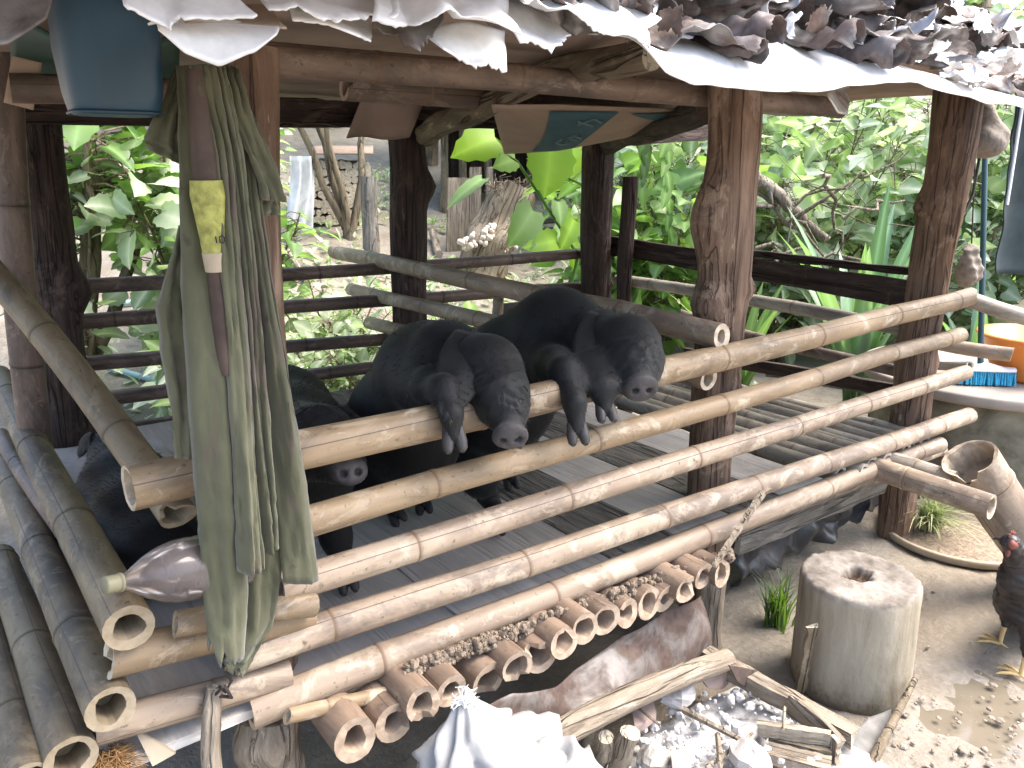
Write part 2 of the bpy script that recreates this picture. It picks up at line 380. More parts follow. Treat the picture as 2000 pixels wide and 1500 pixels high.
def place(o, W, parent):
    WMX[o] = W
    if parent is not None: o.parent = parent; o.matrix_basis = WMX[parent].inverted() @ W
    else: o.matrix_basis = W
def tag(o, label=None, cat=None, group=None, kind=None):
    for k, v in (('label', label), ('category', cat), ('group', group), ('kind', kind)):
        if v: o[k] = v
    return o
def thing(name, loc, label, cat, group=None):
    o = bpy.data.objects.new(name, None); COL.objects.link(o); o.empty_display_size = .1
    place(o, Matrix.Translation(Vector(loc)), None); return tag(o, label, cat, group)
def obj(name, mb, mat, parent=None, W=None, label=None, cat=None, group=None, kind=None, solid=0):
    if W is None:
        lo = Vector([min(p[i] for p in mb.v) for i in range(3)]); hi = Vector([max(p[i] for p in mb.v) for i in range(3)])
        W = Matrix.Translation(Vector(((lo.x+hi.x)/2, (lo.y+hi.y)/2, lo.z)))
    me = mb.mesh(name, W)
    for m_ in (mat if isinstance(mat, (list, tuple)) else [mat]): me.materials.append(m_)
    o = bpy.data.objects.new(name, me); COL.objects.link(o); place(o, W, parent)
    if solid:
        md = o.modifiers.new('thickness', 'SOLIDIFY'); md.thickness = solid; md.offset = 0
    return tag(o, label, cat, group, kind)

# ------------------------------------------------------------------ a bamboo cane along its own local z
def bamboo(p0, p1, r, mat, seed=0, name='rail', parent=None, step=.30, bend=.012, hollow=(True, True), wall=.62, taper=.04,
           label=None, cat=None, group=None, jag=.004, seg=18, chip=.25):
    rng = random.Random(seed*977+5); p0 = Vector(p0); p1 = Vector(p1); L = (p1-p0).length
    q = Vector((0, 0, 1)).rotation_difference((p1-p0).normalized())
    W = Matrix.Translation(p0) @ q.to_matrix().to_4x4()
    nodes = []; z = rng.uniform(.25, .95)*step
    while z < L-.03: nodes.append(z); z += step*rng.uniform(.82, 1.15)
    zs = [(i*L/22, 0) for i in range(23)]
    zs = [(z, 0) for z, _ in zs if all(abs(z-n) > .022 for n in nodes)]
    for n in nodes: zs += [(n-.018, .0), (n-.007, .12), (n-.0025, .35), (n, 1.0), (n+.0025, .45), (n+.009, .12), (n+.02, 0)]
    zs = sorted([t for t in zs if 0 <= t[0] <= L]); 
    if zs[0][0] > 0: zs.insert(0, (0, 0))
    if zs[-1][0] < L: zs.append((L, 0))
    b1, b2, ph = rng.uniform(-bend, bend), rng.uniform(-bend, bend), rng.uniform(0, 6)
    ks = [(rng.uniform(-1, 1)*.004, rng.uniform(-1, 1)*.004) for _ in range(len(nodes)+2)]
    def cen(z):
        t = z/L; i = sum(1 for n in nodes if n < z); a = nodes[i-1] if i > 0 else 0; b = nodes[i] if i < len(nodes) else L
        f = (z-a)/max(b-a, 1e-4); kx = ks[i][0]*(1-f)+ks[i+1][0]*f; ky = ks[i][1]*(1-f)+ks[i+1][1]*f
        s_ = math.sin(t*math.pi)
        return b1*s_+kx, b2*s_+ky
    def rad(z):
        rr = r*(1-taper*z/L)
        for n in nodes:
            d = z-n
            if abs(d) < .03: rr *= 1+.055*math.exp(-((d-.006)/.008)**2) - .06*math.exp(-(d/.0022)**2)
        return rr
    ov = [1+.03*math.sin(2*(2*math.pi*k/seg)+ph)+rng.uniform(-.008, .008) for k in range(seg)]
    def rim(sg):
        a0 = rng.uniform(0, 6.28); o = [jag*(.7*math.sin(2*math.pi*k/seg+a0)+rng.uniform(-.12, .12)) for k in range(seg)]
        if rng.random() < chip:
            k0 = rng.randrange(seg); wd = rng.randint(2, 4)
            for k in range(wd): o[(k0+k) % seg] += sg*rng.uniform(.25, .6)*r
        return o
    j0 = rim(1); j1 = rim(-1)
    mb = MB(); vs = []; na = []
    for i, (z, a) in enumerate(zs):
        cx, cy = cen(z); rr = rad(z)
        for k in range(seg):
            t = 2*math.pi*k/seg; dz = 0
            if i == 0: dz = j0[k]
            if i == len(zs)-1: dz = j1[k]
            vs.append(Vector((cx+rr*ov[k]*math.cos(t), cy+rr*ov[k]*math.sin(t), z+dz))); na.append(a)
    n = len(zs)
    mb.add(vs, [(i*seg+k, i*seg+(k+1) % seg, (i+1)*seg+(k+1) % seg, (i+1)*seg+k) for i in range(n-1) for k in range(seg)], True, nd=na, cut=[0.0]*len(vs))
    for e, (z, jj, s_) in enumerate(((0, j0, 1), (L, j1, -1))):
        cx, cy = cen(z); rr = rad(z); dep = rng.uniform(.05, .10) if hollow[e] else .004
        ring = []; inner = []; deep = []; wl = wall*rng.uniform(.9, 1.1) if hollow[e] else .9
        for k in range(seg):
            t = 2*math.pi*k/seg; c_, s2 = math.cos(t), math.sin(t); wk = min(.93, wl*(1+.06*math.sin(3*t+ph)+.07*math.sin(2*t+2*ph)+.04*math.sin(5*t)))
            ring.append(Vector((cx+rr*ov[k]*c_, cy+rr*ov[k]*s2, z+jj[k])))
            inner.append(Vector((cx+rr*wk*c_, cy+rr*wk*s2, z+jj[k]+s_*.002)))
            deep.append(Vector((cx+rr*wk*c_*.97, cy+rr*wk*s2*.97, z+s_*dep)))
        f1 = [(k, (k+1) % seg, seg+(k+1) % seg, seg+k) for k in range(seg)]; f2 = [(seg+k, seg+(k+1) % seg, 2*seg+(k+1) % seg, 2*seg+k) for k in range(seg)]
        f3 = [tuple(2*seg+k for k in range(seg))]
        fs = f1+f2+f3
        if s_ == 1: fs = [tuple(reversed(f)) for f in fs]
        mb.add(ring+inner+deep, fs, False, nd=[0.0]*(3*seg), cut=[1.0]*(2*seg)+[.0]*seg)  # inner wall toned darker inward, painting the shadow inside the hole
    mb.v = [W @ p for p in mb.v]
    return obj(name, mb, mat, parent, W, label, cat, group)

# ------------------------------------------------------------------ a knobbly log post
def log(p0, p1, r0, r1, mat, seed=0, name='post', parent=None, wob=.16, knots=(), seg=36, n=44, label=None, cat=None, group=None, sway=.012, cutcap=True):
    p0 = Vector(p0); p1 = Vector(p1); L = (p1-p0).length; q = Vector((0, 0, 1)).rotation_difference((p1-p0).normalized())
    W = Matrix.Translation(p0) @ q.to_matrix().to_4x4(); off = Vector((seed*5.3, seed*2.1, seed*9.7)); vs = []
    qi = q.inverted(); kl = [(t, (qi @ Vector(d)).normalized(), a, s_) for t, d, a, s_ in knots]
    for i in range(n+1):
        t = i/n; z = L*t; r = r0+(r1-r0)*t
        cx = sway*noise.noise(Vector((t*2.2, 0, 0))+off)*2; cy = sway*noise.noise(Vector((0, t*2.2, 5))+off)*2
        for k in range(seg):
            a = 2*math.pi*k/seg; d = Vector((math.cos(a), math.sin(a), 0))
            rr = r*(1+wob*noise.noise(Vector((d.x*1.2, d.y*1.2, z*3))+off)+wob*.35*noise.noise(Vector((d.x*4, d.y*4, z*4))+off)+wob*.22*noise.noise(Vector((d.x*9, d.y*9, z*5))+off))
            for tk, dk, am, sk in kl:
                dd = max(0, d.x*dk.x+d.y*dk.y); rr += am*math.exp(-((z-tk*L)/sk)**2)*dd**3
            vs.append(Vector((cx+rr*d.x, cy+rr*d.y, z)))
    mb = MB(); mb.add(vs, [(i*seg+k, i*seg+(k+1) % seg, (i+1)*seg+(k+1) % seg, (i+1)*seg+k) for i in range(n) for k in range(seg)], True, cut=[0.0]*len(vs))
    cc = 1.0 if cutcap else 0.0
    mb.add(vs[:seg], [tuple(reversed(range(seg)))], False, cut=[cc]*seg); mb.add(vs[-seg:], [tuple(range(seg))], False, cut=[cc]*seg)
    mb.v = [W @ p for p in mb.v]
    return obj(name, mb, mat, parent, W, label, cat, group)

def board(p0, p1, w, th, mat, up=Vector((0, 0, 1)), seed=0, name='board', parent=None, rag=.01, label=None, cat=None, group=None, nseg=10, bow=.0):
    """rough plank from p0 to p1: width w across, th thick along `up`; ragged ends and slightly wavy edges"""
    rng = random.Random(seed+31); p0 = Vector(p0); p1 = Vector(p1); t = (p1-p0).normalized(); up = (Vector(up) - t*Vector(up).dot(t)).normalized(); sd_ = t.cross(up); L = (p1-p0).length
    q = Matrix((sd_, up, t)).transposed().to_4x4(); W = Matrix.Translation(p0) @ q; vs = []
    for i in range(nseg+1):
        z = L*i/nseg; e1 = rng.uniform(-rag, rag)*.5; e2 = rng.uniform(-rag, rag)*.5; b = bow*math.sin(math.pi*i/nseg)
        ez = [rng.uniform(-rag, rag) if i in (0, nseg) else 0 for _ in range(4)]
        for (x, y), dz in zip(((-w/2+e1, b-th/2), (w/2+e2, b-th/2), (w/2+e2*.9, b+th/2), (-w/2+e1*.9, b+th/2)), ez): vs.append(W @ Vector((x, y, z+dz)))
    fs = [(i*4+k, i*4+(k+1) % 4, (i+1)*4+(k+1) % 4, (i+1)*4+k) for i in range(nseg) for k in range(4)]
    mb = MB(); mb.add(vs, fs, False, cut=[0.0]*len(vs)); mb.add(vs[:4], [(3, 2, 1, 0)], False, cut=[1.0]*4); mb.add(vs[-4:], [(0, 1, 2, 3)], False, cut=[1.0]*4)
    return obj(name, mb, mat, parent, W, label, cat, group)

def lerp_poly(pl, t):
    n = len(pl)-1; f = min(max(t, 0), .99999)*n; i = int(f); f -= i; return pl[i].lerp(pl[i+1], f)
def ridged(p): return 1-2*abs(noise.noise(p))
def flap(top, bot, name, mat, parent=None, nu=36, nv=14, amp=.02, freq=9, seed=0, jag=.0, bulge=0.0, label=None, cat=None, solid=.0025, mid=None, smooth=True):
    """crumpled sheet ruled between two edge lines (lists of points)"""
    off = Vector((seed*4.1, seed*7.7, seed*1.9)); top = [Vector(p) for p in top]; bot = [Vector(p) for p in bot]
    def fn(a, b):
        p = lerp_poly(top, a); q = lerp_poly(bot, a)
        if jag: q = q + (q-p).normalized()*jag*noise.noise(Vector((a*18, seed, 0)))
        x = p.lerp(q, b)
        d = Vector((noise.noise(x*freq+off)*.4, ridged(x*freq+off*1.3)-.5, .6*(ridged(x*freq*1.1-off)-.5)))
        return x + d*amp*(.35+.65*b) + Vector((0, -1, .3))*bulge*math.sin(math.pi*b)
    mb = MB(); mb.grid(fn, nu, nv, smooth)
    return obj(name, mb, mat, parent, None, label, cat, solid=solid)

# ------------------------------------------------------------------ signed-distance bodies (one continuous surface)
def smin(a, b, k):
    h = np.clip(.5+.5*(b-a)/k, 0, 1); return b*(1-h)+a*h-k*h*(1-h)
def cone(P, a, b, ra, rb):
    a = np.array(a, np.float32); b = np.array(b, np.float32); ba = b-a; pa = P-a
    t = np.clip((pa@ba)/max(1e-9, float(ba@ba)), 0, 1)[..., None]
    return np.linalg.norm(pa-t*ba, axis=-1) - (ra+(rb-ra)*t[..., 0])
def ell(P, c, r, R=None):
    q = P-np.array(c, np.float32)
    if R is not None: q = q@np.array(R, np.float32)
    r = np.array(r, np.float32); k0 = np.linalg.norm(q/r, axis=-1); k1 = np.linalg.norm(q/(r*r), axis=-1)
    return k0*(k0-1)/np.maximum(k1, 1e-6)
def chain(P, pts, k=.02):
    d = None
    for (a, ra), (b, rb) in zip(pts[:-1], pts[1:]):
        c = cone(P, a, b, ra, rb); d = c if d is None else smin(d, c, k)
    return d
def nets(fn, lo, hi, h):
    ax_ = [np.arange(l, u+h, h, dtype=np.float32) for l, u in zip(lo, hi)]
    P = np.stack(np.meshgrid(*ax_, indexing='ij'), -1); V = fn(P).astype(np.float32); s = V < 0; sh = np.array(V.shape)
    sm = np.zeros((*(sh-1), 3), np.float32); ct = np.zeros(sh-1, np.int32); cr = []
    for a in range(3):
        i0 = [slice(None)]*3; i1 = [slice(None)]*3; i0[a] = slice(0, -1); i1[a] = slice(1, None)
        A, B = V[tuple(i0)], V[tuple(i1)]; X = s[tuple(i0)] != s[tuple(i1)]; cr.append((X, s[tuple(i0)]))
        t = np.where(X, A/np.where(X, A-B, 1), 0); pos = P[tuple(i0)].copy(); pos[..., a] += t*h; pos[~X] = 0
        o = [d for d in range(3) if d != a]
        for d1 in (0, 1):
            for d2 in (0, 1):
                src = [slice(None)]*3; dst = [slice(None)]*3
                for d, dd in ((o[0], d1), (o[1], d2)):
                    src[d] = slice(dd, V.shape[d]-1+dd)
                sm += pos[tuple(src)]; ct += X[tuple(src)]
    idx = -np.ones(sh-1, np.int64); m = ct > 0; idx[m] = np.arange(m.sum()); verts = sm[m]/ct[m][:, None]
    faces = []
    for a, (X, S) in enumerate(cr):
        I = np.argwhere(X); o = [(1, 2), (2, 0), (0, 1)][a]
        ok = np.ones(len(I), bool)
        for d in o: ok &= (I[:, d] >= 1) & (I[:, d] <= sh[d]-2)
        I = I[ok]; q = []
        for d1, d2 in ((1, 1), (0, 1), (0, 0), (1, 0)):
            J = I.copy(); J[:, o[0]] -= d1; J[:, o[1]] -= d2; q.append(idx[J[:, 0], J[:, 1], J[:, 2]])
        q = np.stack(q, 1); fl = ~S[I[:, 0], I[:, 1], I[:, 2]]; q[fl] = q[fl][:, ::-1]; faces.append(q)
    return verts, np.concatenate(faces)
def sdf_obj(name, fn, lo, hi, h, mat, parent=None, attrs=None, label=None, cat=None, loc=None):
    v, f = nets(fn, lo, hi, h); loc = Vector(loc) if loc is not None else Vector(((lo[0]+hi[0])/2, (lo[1]+hi[1])/2, float(v[:, 2].min())))
    me = bpy.data.meshes.new(name); me.from_pydata((v-np.array(loc, np.float32)).tolist(), [], f.tolist())
    me.polygons.foreach_set('use_smooth', [True]*len(f))
    for k, g in (attrs or {}).items():
        at = me.attributes.new(k, 'FLOAT', 'POINT'); at.data.foreach_set('value', g(v).astype(np.float32))
    me.materials.append(mat); me.update()
    o = bpy.data.objects.new(name, me); COL.objects.link(o); place(o, Matrix.Translation(loc), parent)
    return tag(o, label, cat)

# ------------------------------------------------------------------ leaves and plants
OVATE = ((0, 0), (.18, .34), (.42, .5), (.72, .33), (1, 0))
HEART = ((0, 0), (-.10, .28), (.08, .52), (.35, .50), (.68, .28), (1, 0))
LANCE = ((0, 0), (.2, .42), (.5, .5), (.8, .3), (1, 0))
GOURD = ((0, 0), (-.12, .28), (-.04, .48), (.10, .50), (.2, .60), (.34, .52), (.48, .55), (.62, .38), (.76, .34), (.88, .15), (1, 0))
LOBED = ((0, 0), (-.08, .35), (.12, .62), (.28, .40), (.45, .52), (.62, .26), (1, 0))
def add_leaf(mb, pos, d, up, L, Wd, shape, rnd, droop=.25, fold=.18):
    d = Vector(d).normalized(); up = Vector(up); sd_ = d.cross(up)
    if sd_.length < 1e-4: sd_ = d.orthogonal()
    sd_.normalize(); nn = sd_.cross(d).normalized(); pos = Vector(pos)
    vs = []; rb = []; n = len(shape); L_ = []; R_ = []; C_ = []
    for i, (t, w) in enumerate(shape):
        tc = i/(n-1); c = pos + d*(L*max(t, 0 if i else 0)) - nn*(droop*L*t*t if t > 0 else 0)
        cm = pos + d*(L*(t if t > 0 else t*.2)) - nn*(droop*L*max(t, 0)**2)
        C_.append(len(vs)); vs.append(cm); rb.append(1.0)
        if 0 < i < n-1:
            e = pos + d*(L*t) - nn*(droop*L*max(t, 0)**2) + nn*(fold*w*Wd)
            L_.append(len(vs)); vs.append(e + sd_*w*Wd); rb.append(0.0); R_.append(len(vs)); vs.append(e - sd_*w*Wd); rb.append(0.0)
        else: L_.append(C_[-1]); R_.append(C_[-1])
    fs = []
    for i in range(n-1):
        for S, fl in ((L_, 0), (R_, 1)):
            q = [C_[i], C_[i+1], S[i+1], S[i]]; q2 = []
            for x in q:
                if x not in q2: q2.append(x)
            if len(q2) > 2: fs.append(tuple(q2 if fl else q2[::-1]))
    mb.add(vs, fs, True, rnd=rnd, rib=rb)
def rv(rng): 
    while True:
        v = Vector((rng.uniform(-1, 1), rng.uniform(-1, 1), rng.uniform(-1, 1)))
        if .05 < v.length < 1: return v.normalized()
def plant(base, height, spread, nst, nleaf, L, shape, lm, label, cat='shrub', name='shrub', seed=0, lean=(0, 0), sr=.012, t0=.25, group=None, wr=.8, sm=None, side=.5, up=.6, trunk='stem', crown='foliage', lit=(0, 1)):
    rng = random.Random(seed+1000); base = Vector(base); root = thing(name, base, label, cat, group); st = MB(); lf = MB()
    for i in range(nst):
        a = rng.uniform(0, 6.28); q = spread*rng.uniform(.15, 1); h = height*rng.uniform(.65, 1.05)
        tip = base + Vector((lean[0]+q*math.cos(a), lean[1]+q*math.sin(a), h)); b0 = base + Vector((rng.uniform(-.05, .05), rng.uniform(-.05, .05), -.02))
        mid = b0.lerp(tip, .5) + Vector((rng.uniform(-.12, .12), rng.uniform(-.12, .12), .06))*height*.6
        pts = []
        for k in range(9):
            t = k/8; p = (b0*(1-t)**2 + mid*2*t*(1-t) + tip*t*t); pts.append(p + rv(rng)*.012*height*(t > 0))
        st.sweep(pts, [sr*(1-.8*k/8)*rng.uniform(.9, 1.1) for k in range(9)], 6, True, seed=i)
        for j in range(nleaf):
            t = t0+(1-t0)*rng.random()**.8; f = t*8; k = min(7, int(f)); p = pts[k].lerp(pts[k+1], f-k)
            d = rv(rng); d.z = d.z*.5+.1; d.normalize(); pl = L*rng.uniform(.3, .9)+spread*side*rng.random()*.5
            e = p + d*pl; u = (Vector((0, 0, up)) + rv(rng)*.55).normalized(); s_ = rng.uniform(.55, 1.1)
            st.sweep([p, p.lerp(e, .5)+Vector((0, 0, .02)), e], [sr*.22, sr*.18, sr*.14], 4, False, seed=j)
            add_leaf(lf, e, (d+Vector((0, 0, rng.uniform(-.5, .15)))), u, L*s_, L*wr*s_, shape, rng.uniform(*lit), rng.uniform(.1, .45))  # each leaf gets a random tone
    obj(trunk, st, sm or WOOD_BARK, root); obj(crown, lf, lm, root); return root

# ================================================================== SETTING
def build_ground():
    def axis(a, b, fine_a, fine_b, f, c):
        o = []; x = a
        while x < b:
            o.append(x)
            if fine_a <= x < fine_b: x += f
            else: x += max(f, min(c, f+.12*max(fine_a-x, x-fine_b)))
        o.append(b); return o
    xs = axis(-60, 90, 0, 5, .04, 6); ys = axis(-30, 90, .2, 3.2, .04, 6); vs = []
    for y in ys:
        for x in xs:
            h = terrain(x, y)
            if 0 < x < 6 and 0 < y < 4: h += .012*noise.noise(Vector((x*14, y*14, 1))) + .016*max(0, noise.noise(Vector((x*4.5, y*4.5, 8)))) - .030*math.exp(-((x-2.15)**2+(y-.72)**2)/.05)*(.6+noise.noise(Vector((x*7, y*7, 2)))) + .006*noise.noise(Vector((x*28, y*28, 1)))
            vs.append(Vector((x, y, h)))
    n = len(xs); fs = [(j*n+i, j*n+i+1, (j+1)*n+i+1, (j+1)*n+i) for j in range(len(ys)-1) for i in range(n-1)]
    mb = MB(); mb.add(vs, fs); obj('ground', mb, DIRT, W=Matrix.Identity(4), kind='structure')
build_ground()
rng = random.Random(4)
c = az(1885, 1440, 0); mb = MB(); mb.lathe([(.42, -.006), (.001, -.006)], (c.x, c.y, 0), Vector((0, 0, 1)), 48); obj('puddle', mb, PUDDLE, kind='structure')
mb = MB(); rng = random.Random(8)
for i in range(260):
    u = rng.uniform(1250, 2000); v = rng.uniform(1060, 1500)
    if rng.random() < .45: u = rng.uniform(1650, 2000); v = rng.uniform(1350, 1500)
    p = az(u, v, .006); r_ = .0015+.008*rng.random()**2.2
    if p.y < 1.42 or p.x > 2.2: mb.blob(p+Vector((0, 0, .004)), (r_*rng.uniform(.8, 1.6), r_*rng.uniform(.8, 1.6), r_*.6), i, .4, 2, 6, 4, False)
obj('gravel', mb, PEBBLE, kind='stuff')

# ================================================================== THE PEN
PEN = thing('pig_pen', (1.8, 2.4, 0), 'open timber and bamboo pig pen with raised slatted floor and scrap tin roof', 'pig pen')
YF = 1.40
def frail(a, b, r, mat, seed, y=YF, **k): return bamboo(ay(*a, y), ay(*b, y), r, mat, seed, 'rail', PEN, **k)
frail((250, 955), (1893, 580), .040, B_FRONT, 1, step=.42, wall=.72, taper=.12)
frail((560, 1032), (1876, 652), .033, B_FRONT, 2, step=.46, hollow=(True, False), taper=.1)
frail((545, 1150), (1884, 728), .035, B_PINK, 3, step=.45, taper=.1, hollow=(True, False))
frail((455, 1285), (1893, 812), .034, B_PINK, 4, step=.45, taper=.05, hollow=(True, False))
frail((488, 1390), (1835, 868), .037, B_PINK, 5, y=1.385, step=.55, taper=.15, bend=.004)
bamboo(ay(560, 1385, 1.40), ay(1840, 880, 1.42), .024, B_PINK, 15, 'rail', PEN)
bamboo(ay(212, 1287, 1.37), ay(600, 1200, 1.41), .034, B_FRONT, 6, 'rail', PEN, step=.33, bend=.003)
bamboo(ay(342, 1216, 1.36), ay(612, 1178, 1.37), .024, B_FRONT, 7, 'rail', PEN, bend=.002)
bamboo(ay(178, 1425, 1.39), ay(565, 1318, 1.395), .031, B_PINK, 8, 'rail', PEN, step=.5, bend=.003)
bamboo(ay(560, 1395, 1.34), ay(776, 1352, 1.345), .016, B_FRONT, 9, 'rail', PEN, bend=.002)
# side canes on the left, ends towards the viewer
for i, (a, y0, b, y1, r_, mt) in enumerate((((257, 1222), 1.32, (0, 735), 3.3, .041, B_GREEN), ((212, 1385), 1.33, (0, 885), 3.2, .040, B_GREEN), ((143, 1478), 1.33, (0, 1085), 2.5, .041, B_GREEN),
                                      ((60, 1530), 1.33, (-40, 1180), 2.3, .038, B_GREEN), ((196, 1120), 1.75, (0, 850), 3.2, .028, B_DARK))):
    bamboo(ay(*a, y0), ay(*b, y1), r_, mt, 20+i, 'rail', PEN, step=.56, wall=.66)
# posts
P1 = log(ay(535, 1520, 1.50), ay(487, 90, 1.50), .062, .045, WOOD_RED, 1, parent=PEN, wob=.12)
log(ay(1372, 1255, 1.52), ay(1424, 168, 1.52), .068, .073, WOOD_RED, 2, parent=PEN, wob=.16, sway=.016,
    knots=((.80, (-1, .2, 0), .05, .10), (.66, (-1, 0, 0), .035, .05), (.68, (1, -.4, 0), .025, .03), (.5, (1, -.5, 0), .015, .03)))
log(Vector((1.97, 1.55, 1.42)), Vector((1.90, 1.50, 1.79)), .035, .055, WOOD_RED, 12, parent=PEN, wob=.2)
log(ay(1738, 1068, 1.52)-Vector((0, 0, .03)), ay(1866, 175, 1.52), .068, .084, WOOD_RED, 3, parent=PEN, wob=.15, sway=.02,
    knots=((.78, (-1, .3, 0), .035, .035), (.45, (1, -.5, 0), .02, .03)))
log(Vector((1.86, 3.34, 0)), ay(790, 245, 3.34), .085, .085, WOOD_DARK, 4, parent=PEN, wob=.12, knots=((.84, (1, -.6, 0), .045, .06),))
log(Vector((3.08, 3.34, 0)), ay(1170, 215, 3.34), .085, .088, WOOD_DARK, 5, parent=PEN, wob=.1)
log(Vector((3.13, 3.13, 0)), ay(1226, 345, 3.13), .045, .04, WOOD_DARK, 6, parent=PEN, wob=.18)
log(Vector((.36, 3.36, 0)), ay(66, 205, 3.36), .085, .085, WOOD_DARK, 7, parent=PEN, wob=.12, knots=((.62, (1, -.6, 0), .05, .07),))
bamboo(ay(72, 900, 2.5), ay(8, 90, 2.5), .042, B_DARK, 30, 'post', PEN, step=.45, hollow=(False, False))
log(ay(535, 1540, 1.43), ay(528, 1395, 1.46), .068, .064, WOOD_PALE, 41, 'prop', PEN, .15); log(ay(1384, 1262, 1.44), ay(1392, 1120, 1.44), .042, .045, WOOD_PALE, 42, 'prop', PEN, .15)
# back rails
for i, (a, b, r_) in enumerate((((40, 567), (1190, 490), .030), ((40, 636), (1190, 556), .031), ((40, 722), (1190, 628), .031), ((40, 800), (1190, 672), .030), ((40, 873), (1190, 700), .032))):
    bamboo(ay(*a, 3.46), ay(*b, 3.46), r_, B_DARK, 40+i, 'rail', PEN, step=.5)
# right side rails (behind the posts)
for i, (a, b, r_, mt) in enumerate((((1205, 545), (1790, 645), .030, B_GREY), ((1330, 617), (1790, 733), .026, B_DARK))):
    bamboo(ax(*a, 3.16), ax(*b, 3.16), r_, mt, 50+i, 'rail', PEN)
for i, (a, b, w_, mt) in enumerate((((1190, 478), (1800, 580), .105, WOOD_DARK), ((1405, 488), (1790, 532), .03, WOOD_DARK), ((1340, 690), (1790, 770), .06, WOOD_DARK), ((1500, 725), (1790, 772), .05, WOOD_GREY))):
    board(ax(*a, 3.17+.03*i), ax(*b, 3.17+.03*i), w_, .03, mt, Vector((1, 0, 0)), 60+i, 'rail', PEN)
# partition canes running front to back
bamboo(ax(1412, 655, 1.76), ax(652, 492, 1.80), .036, B_PINK, 61, 'rail', PEN, step=.45, wall=.55)
bamboo(ax(1383, 742, 1.735), ax(685, 566, 1.79), .033, B_PINK, 62, 'rail', PEN, step=.45)
bamboo(ax(1180, 745, 1.74), ax(720, 630, 1.79), .033, B_PINK, 63, 'rail', PEN, step=.4)
# joists: cane ends under the front rail
JE = [(693, 1447, 45), (768, 1412, 40), (830, 1376, 38), (882, 1352, 36), (955, 1332, 40), (1010, 1308, 35), (1056, 1286, 36), (1100, 1258, 34), (1143, 1228, 33), (1186, 1212, 34), (1227, 1200, 30), (1268, 1182, 34), (1302, 1170, 30), (1342, 1150, 29), (1374, 1128, 29), (1410, 1122, 28)]
rng = random.Random(3)
for i, (u, v, rp) in enumerate(JE):
    p = ay(u, v, 1.27+rng.uniform(-.02, .03)); r_ = rp/F_PX*(p-EYE).length*.92
    bamboo(p, p+Vector((rng.uniform(-.02, .02), 2.1, .012)), r_, B_JOIST, 70+i, 'joist', PEN, step=.55, wall=rng.uniform(.5, .68), jag=.007, chip=.6)
# floor: boards on the left two thirds, canes on the right
for i in range(9):
    x = .28+.245*i; board((x, 1.37+rng.uniform(-.01, .02), .472+.004*(i % 2)), (x+rng.uniform(-.004, .004), 3.38, .475), .2435, .022, FLOORM if i not in (5, 7) else WOOD_GREY, (0, 0, 1), 90+i, 'floor_board', PEN, .008)
for i in range(8):
    x = 2.47+.085*i; bamboo((x, 1.36+rng.uniform(0, .05), .47), (x+rng.uniform(-.02, .02), 3.3, .475), .033, B_GREY, 110+i, 'floor_cane', PEN, step=.4)
bamboo(az(1938, 990, .45), az(1938, 990, .45)+Vector((0, 1.6, .0)), .040, B_PINK, 121, 'floor_cane', PEN, step=.4, wall=.78)
bamboo(az(1866, 936, .465), az(1866, 936, .465)+Vector((.0, 1.3, .0)), .030, B_GREY, 122, 'floor_cane', PEN, step=.4)
log((1.86, 3.0, .35), (3.1, 3.0, .36), .05, .05, WOOD_DARK, 9, 'bearer', PEN); log((.3, 1.75, .38), (3.1, 1.75, .385), .045, .045, WOOD_DARK, 8, 'bearer', PEN)
# beams, purlins, rafters
def px_pole(a, ya, b, yb, r_, mt, seed, name): return bamboo(ay(*a, ya), ay(*b, yb), r_, mt, seed, name, PEN, step=.4)
px_pole((440, 112), 1.62, (1640, 212), 1.62, .032, B_BEAM, 130, 'beam')
px_pole((672, 172), 2.3, (1380, 213), 2.3, .040, B_BEAM, 131, 'purlin')
board(ay(20, 212, 3.3), ay(1190, 234, 3.3), .10, .06, WOOD_DARK, Vector((0, 1, 0)), 132, 'beam', PEN)
board(ay(500, 212, 2.9), ay(720, 224, 2.9), .09, .03, WOOD_DARK, Vector((0, 1, 0)), 133, 'beam', PEN)
bamboo(ay(20, 170, 2.0), ay(470, 190, 2.0), .03, B_BEAM, 134, 'purlin', PEN)
log(ay(828, 262, 3.25), ay(1275, 66, 1.20), .050, .030, WOOD_BARK, 13, 'rafter', PEN, wob=.2, sway=.03)
log(ay(1190, 285, 3.3), ay(1385, 205, 1.62), .05, .045, WOOD_DARK, 14, 'rafter', PEN, wob=.15)
px_pole((1440, 195), 1.75, (1600, 212), 1.75, .022, B_GREY, 136, 'purlin')
board(ay(1240, 262, 3.3), ay(1480, 246, 3.3), .12, .03, WOOD_DARK, Vector((0, 1, 0)), 138, 'beam', PEN)

# ------------------------------------------------------------------ roof
mb = MB(); mb.grid(lambda a, b: Vector((-.6+a*4.1, (lambda f: f+b*(3.85-f))((.72+.58*min(1, max(0, (-.6+a*4.1-.45)/.7)))), 1.80-.01*b+.012*noise.noise(Vector((a*9, b*6, 0))))), 60, 40)  # unseen left eave extended forward to shade cloth, jug and side canes
ROOF = obj('roof', mb, CARD, PEN, solid=.012)
def rflap(top, bot, mat, seed, **k): return flap(top, bot, 'tin_sheet', mat, ROOF, seed=seed, **k)
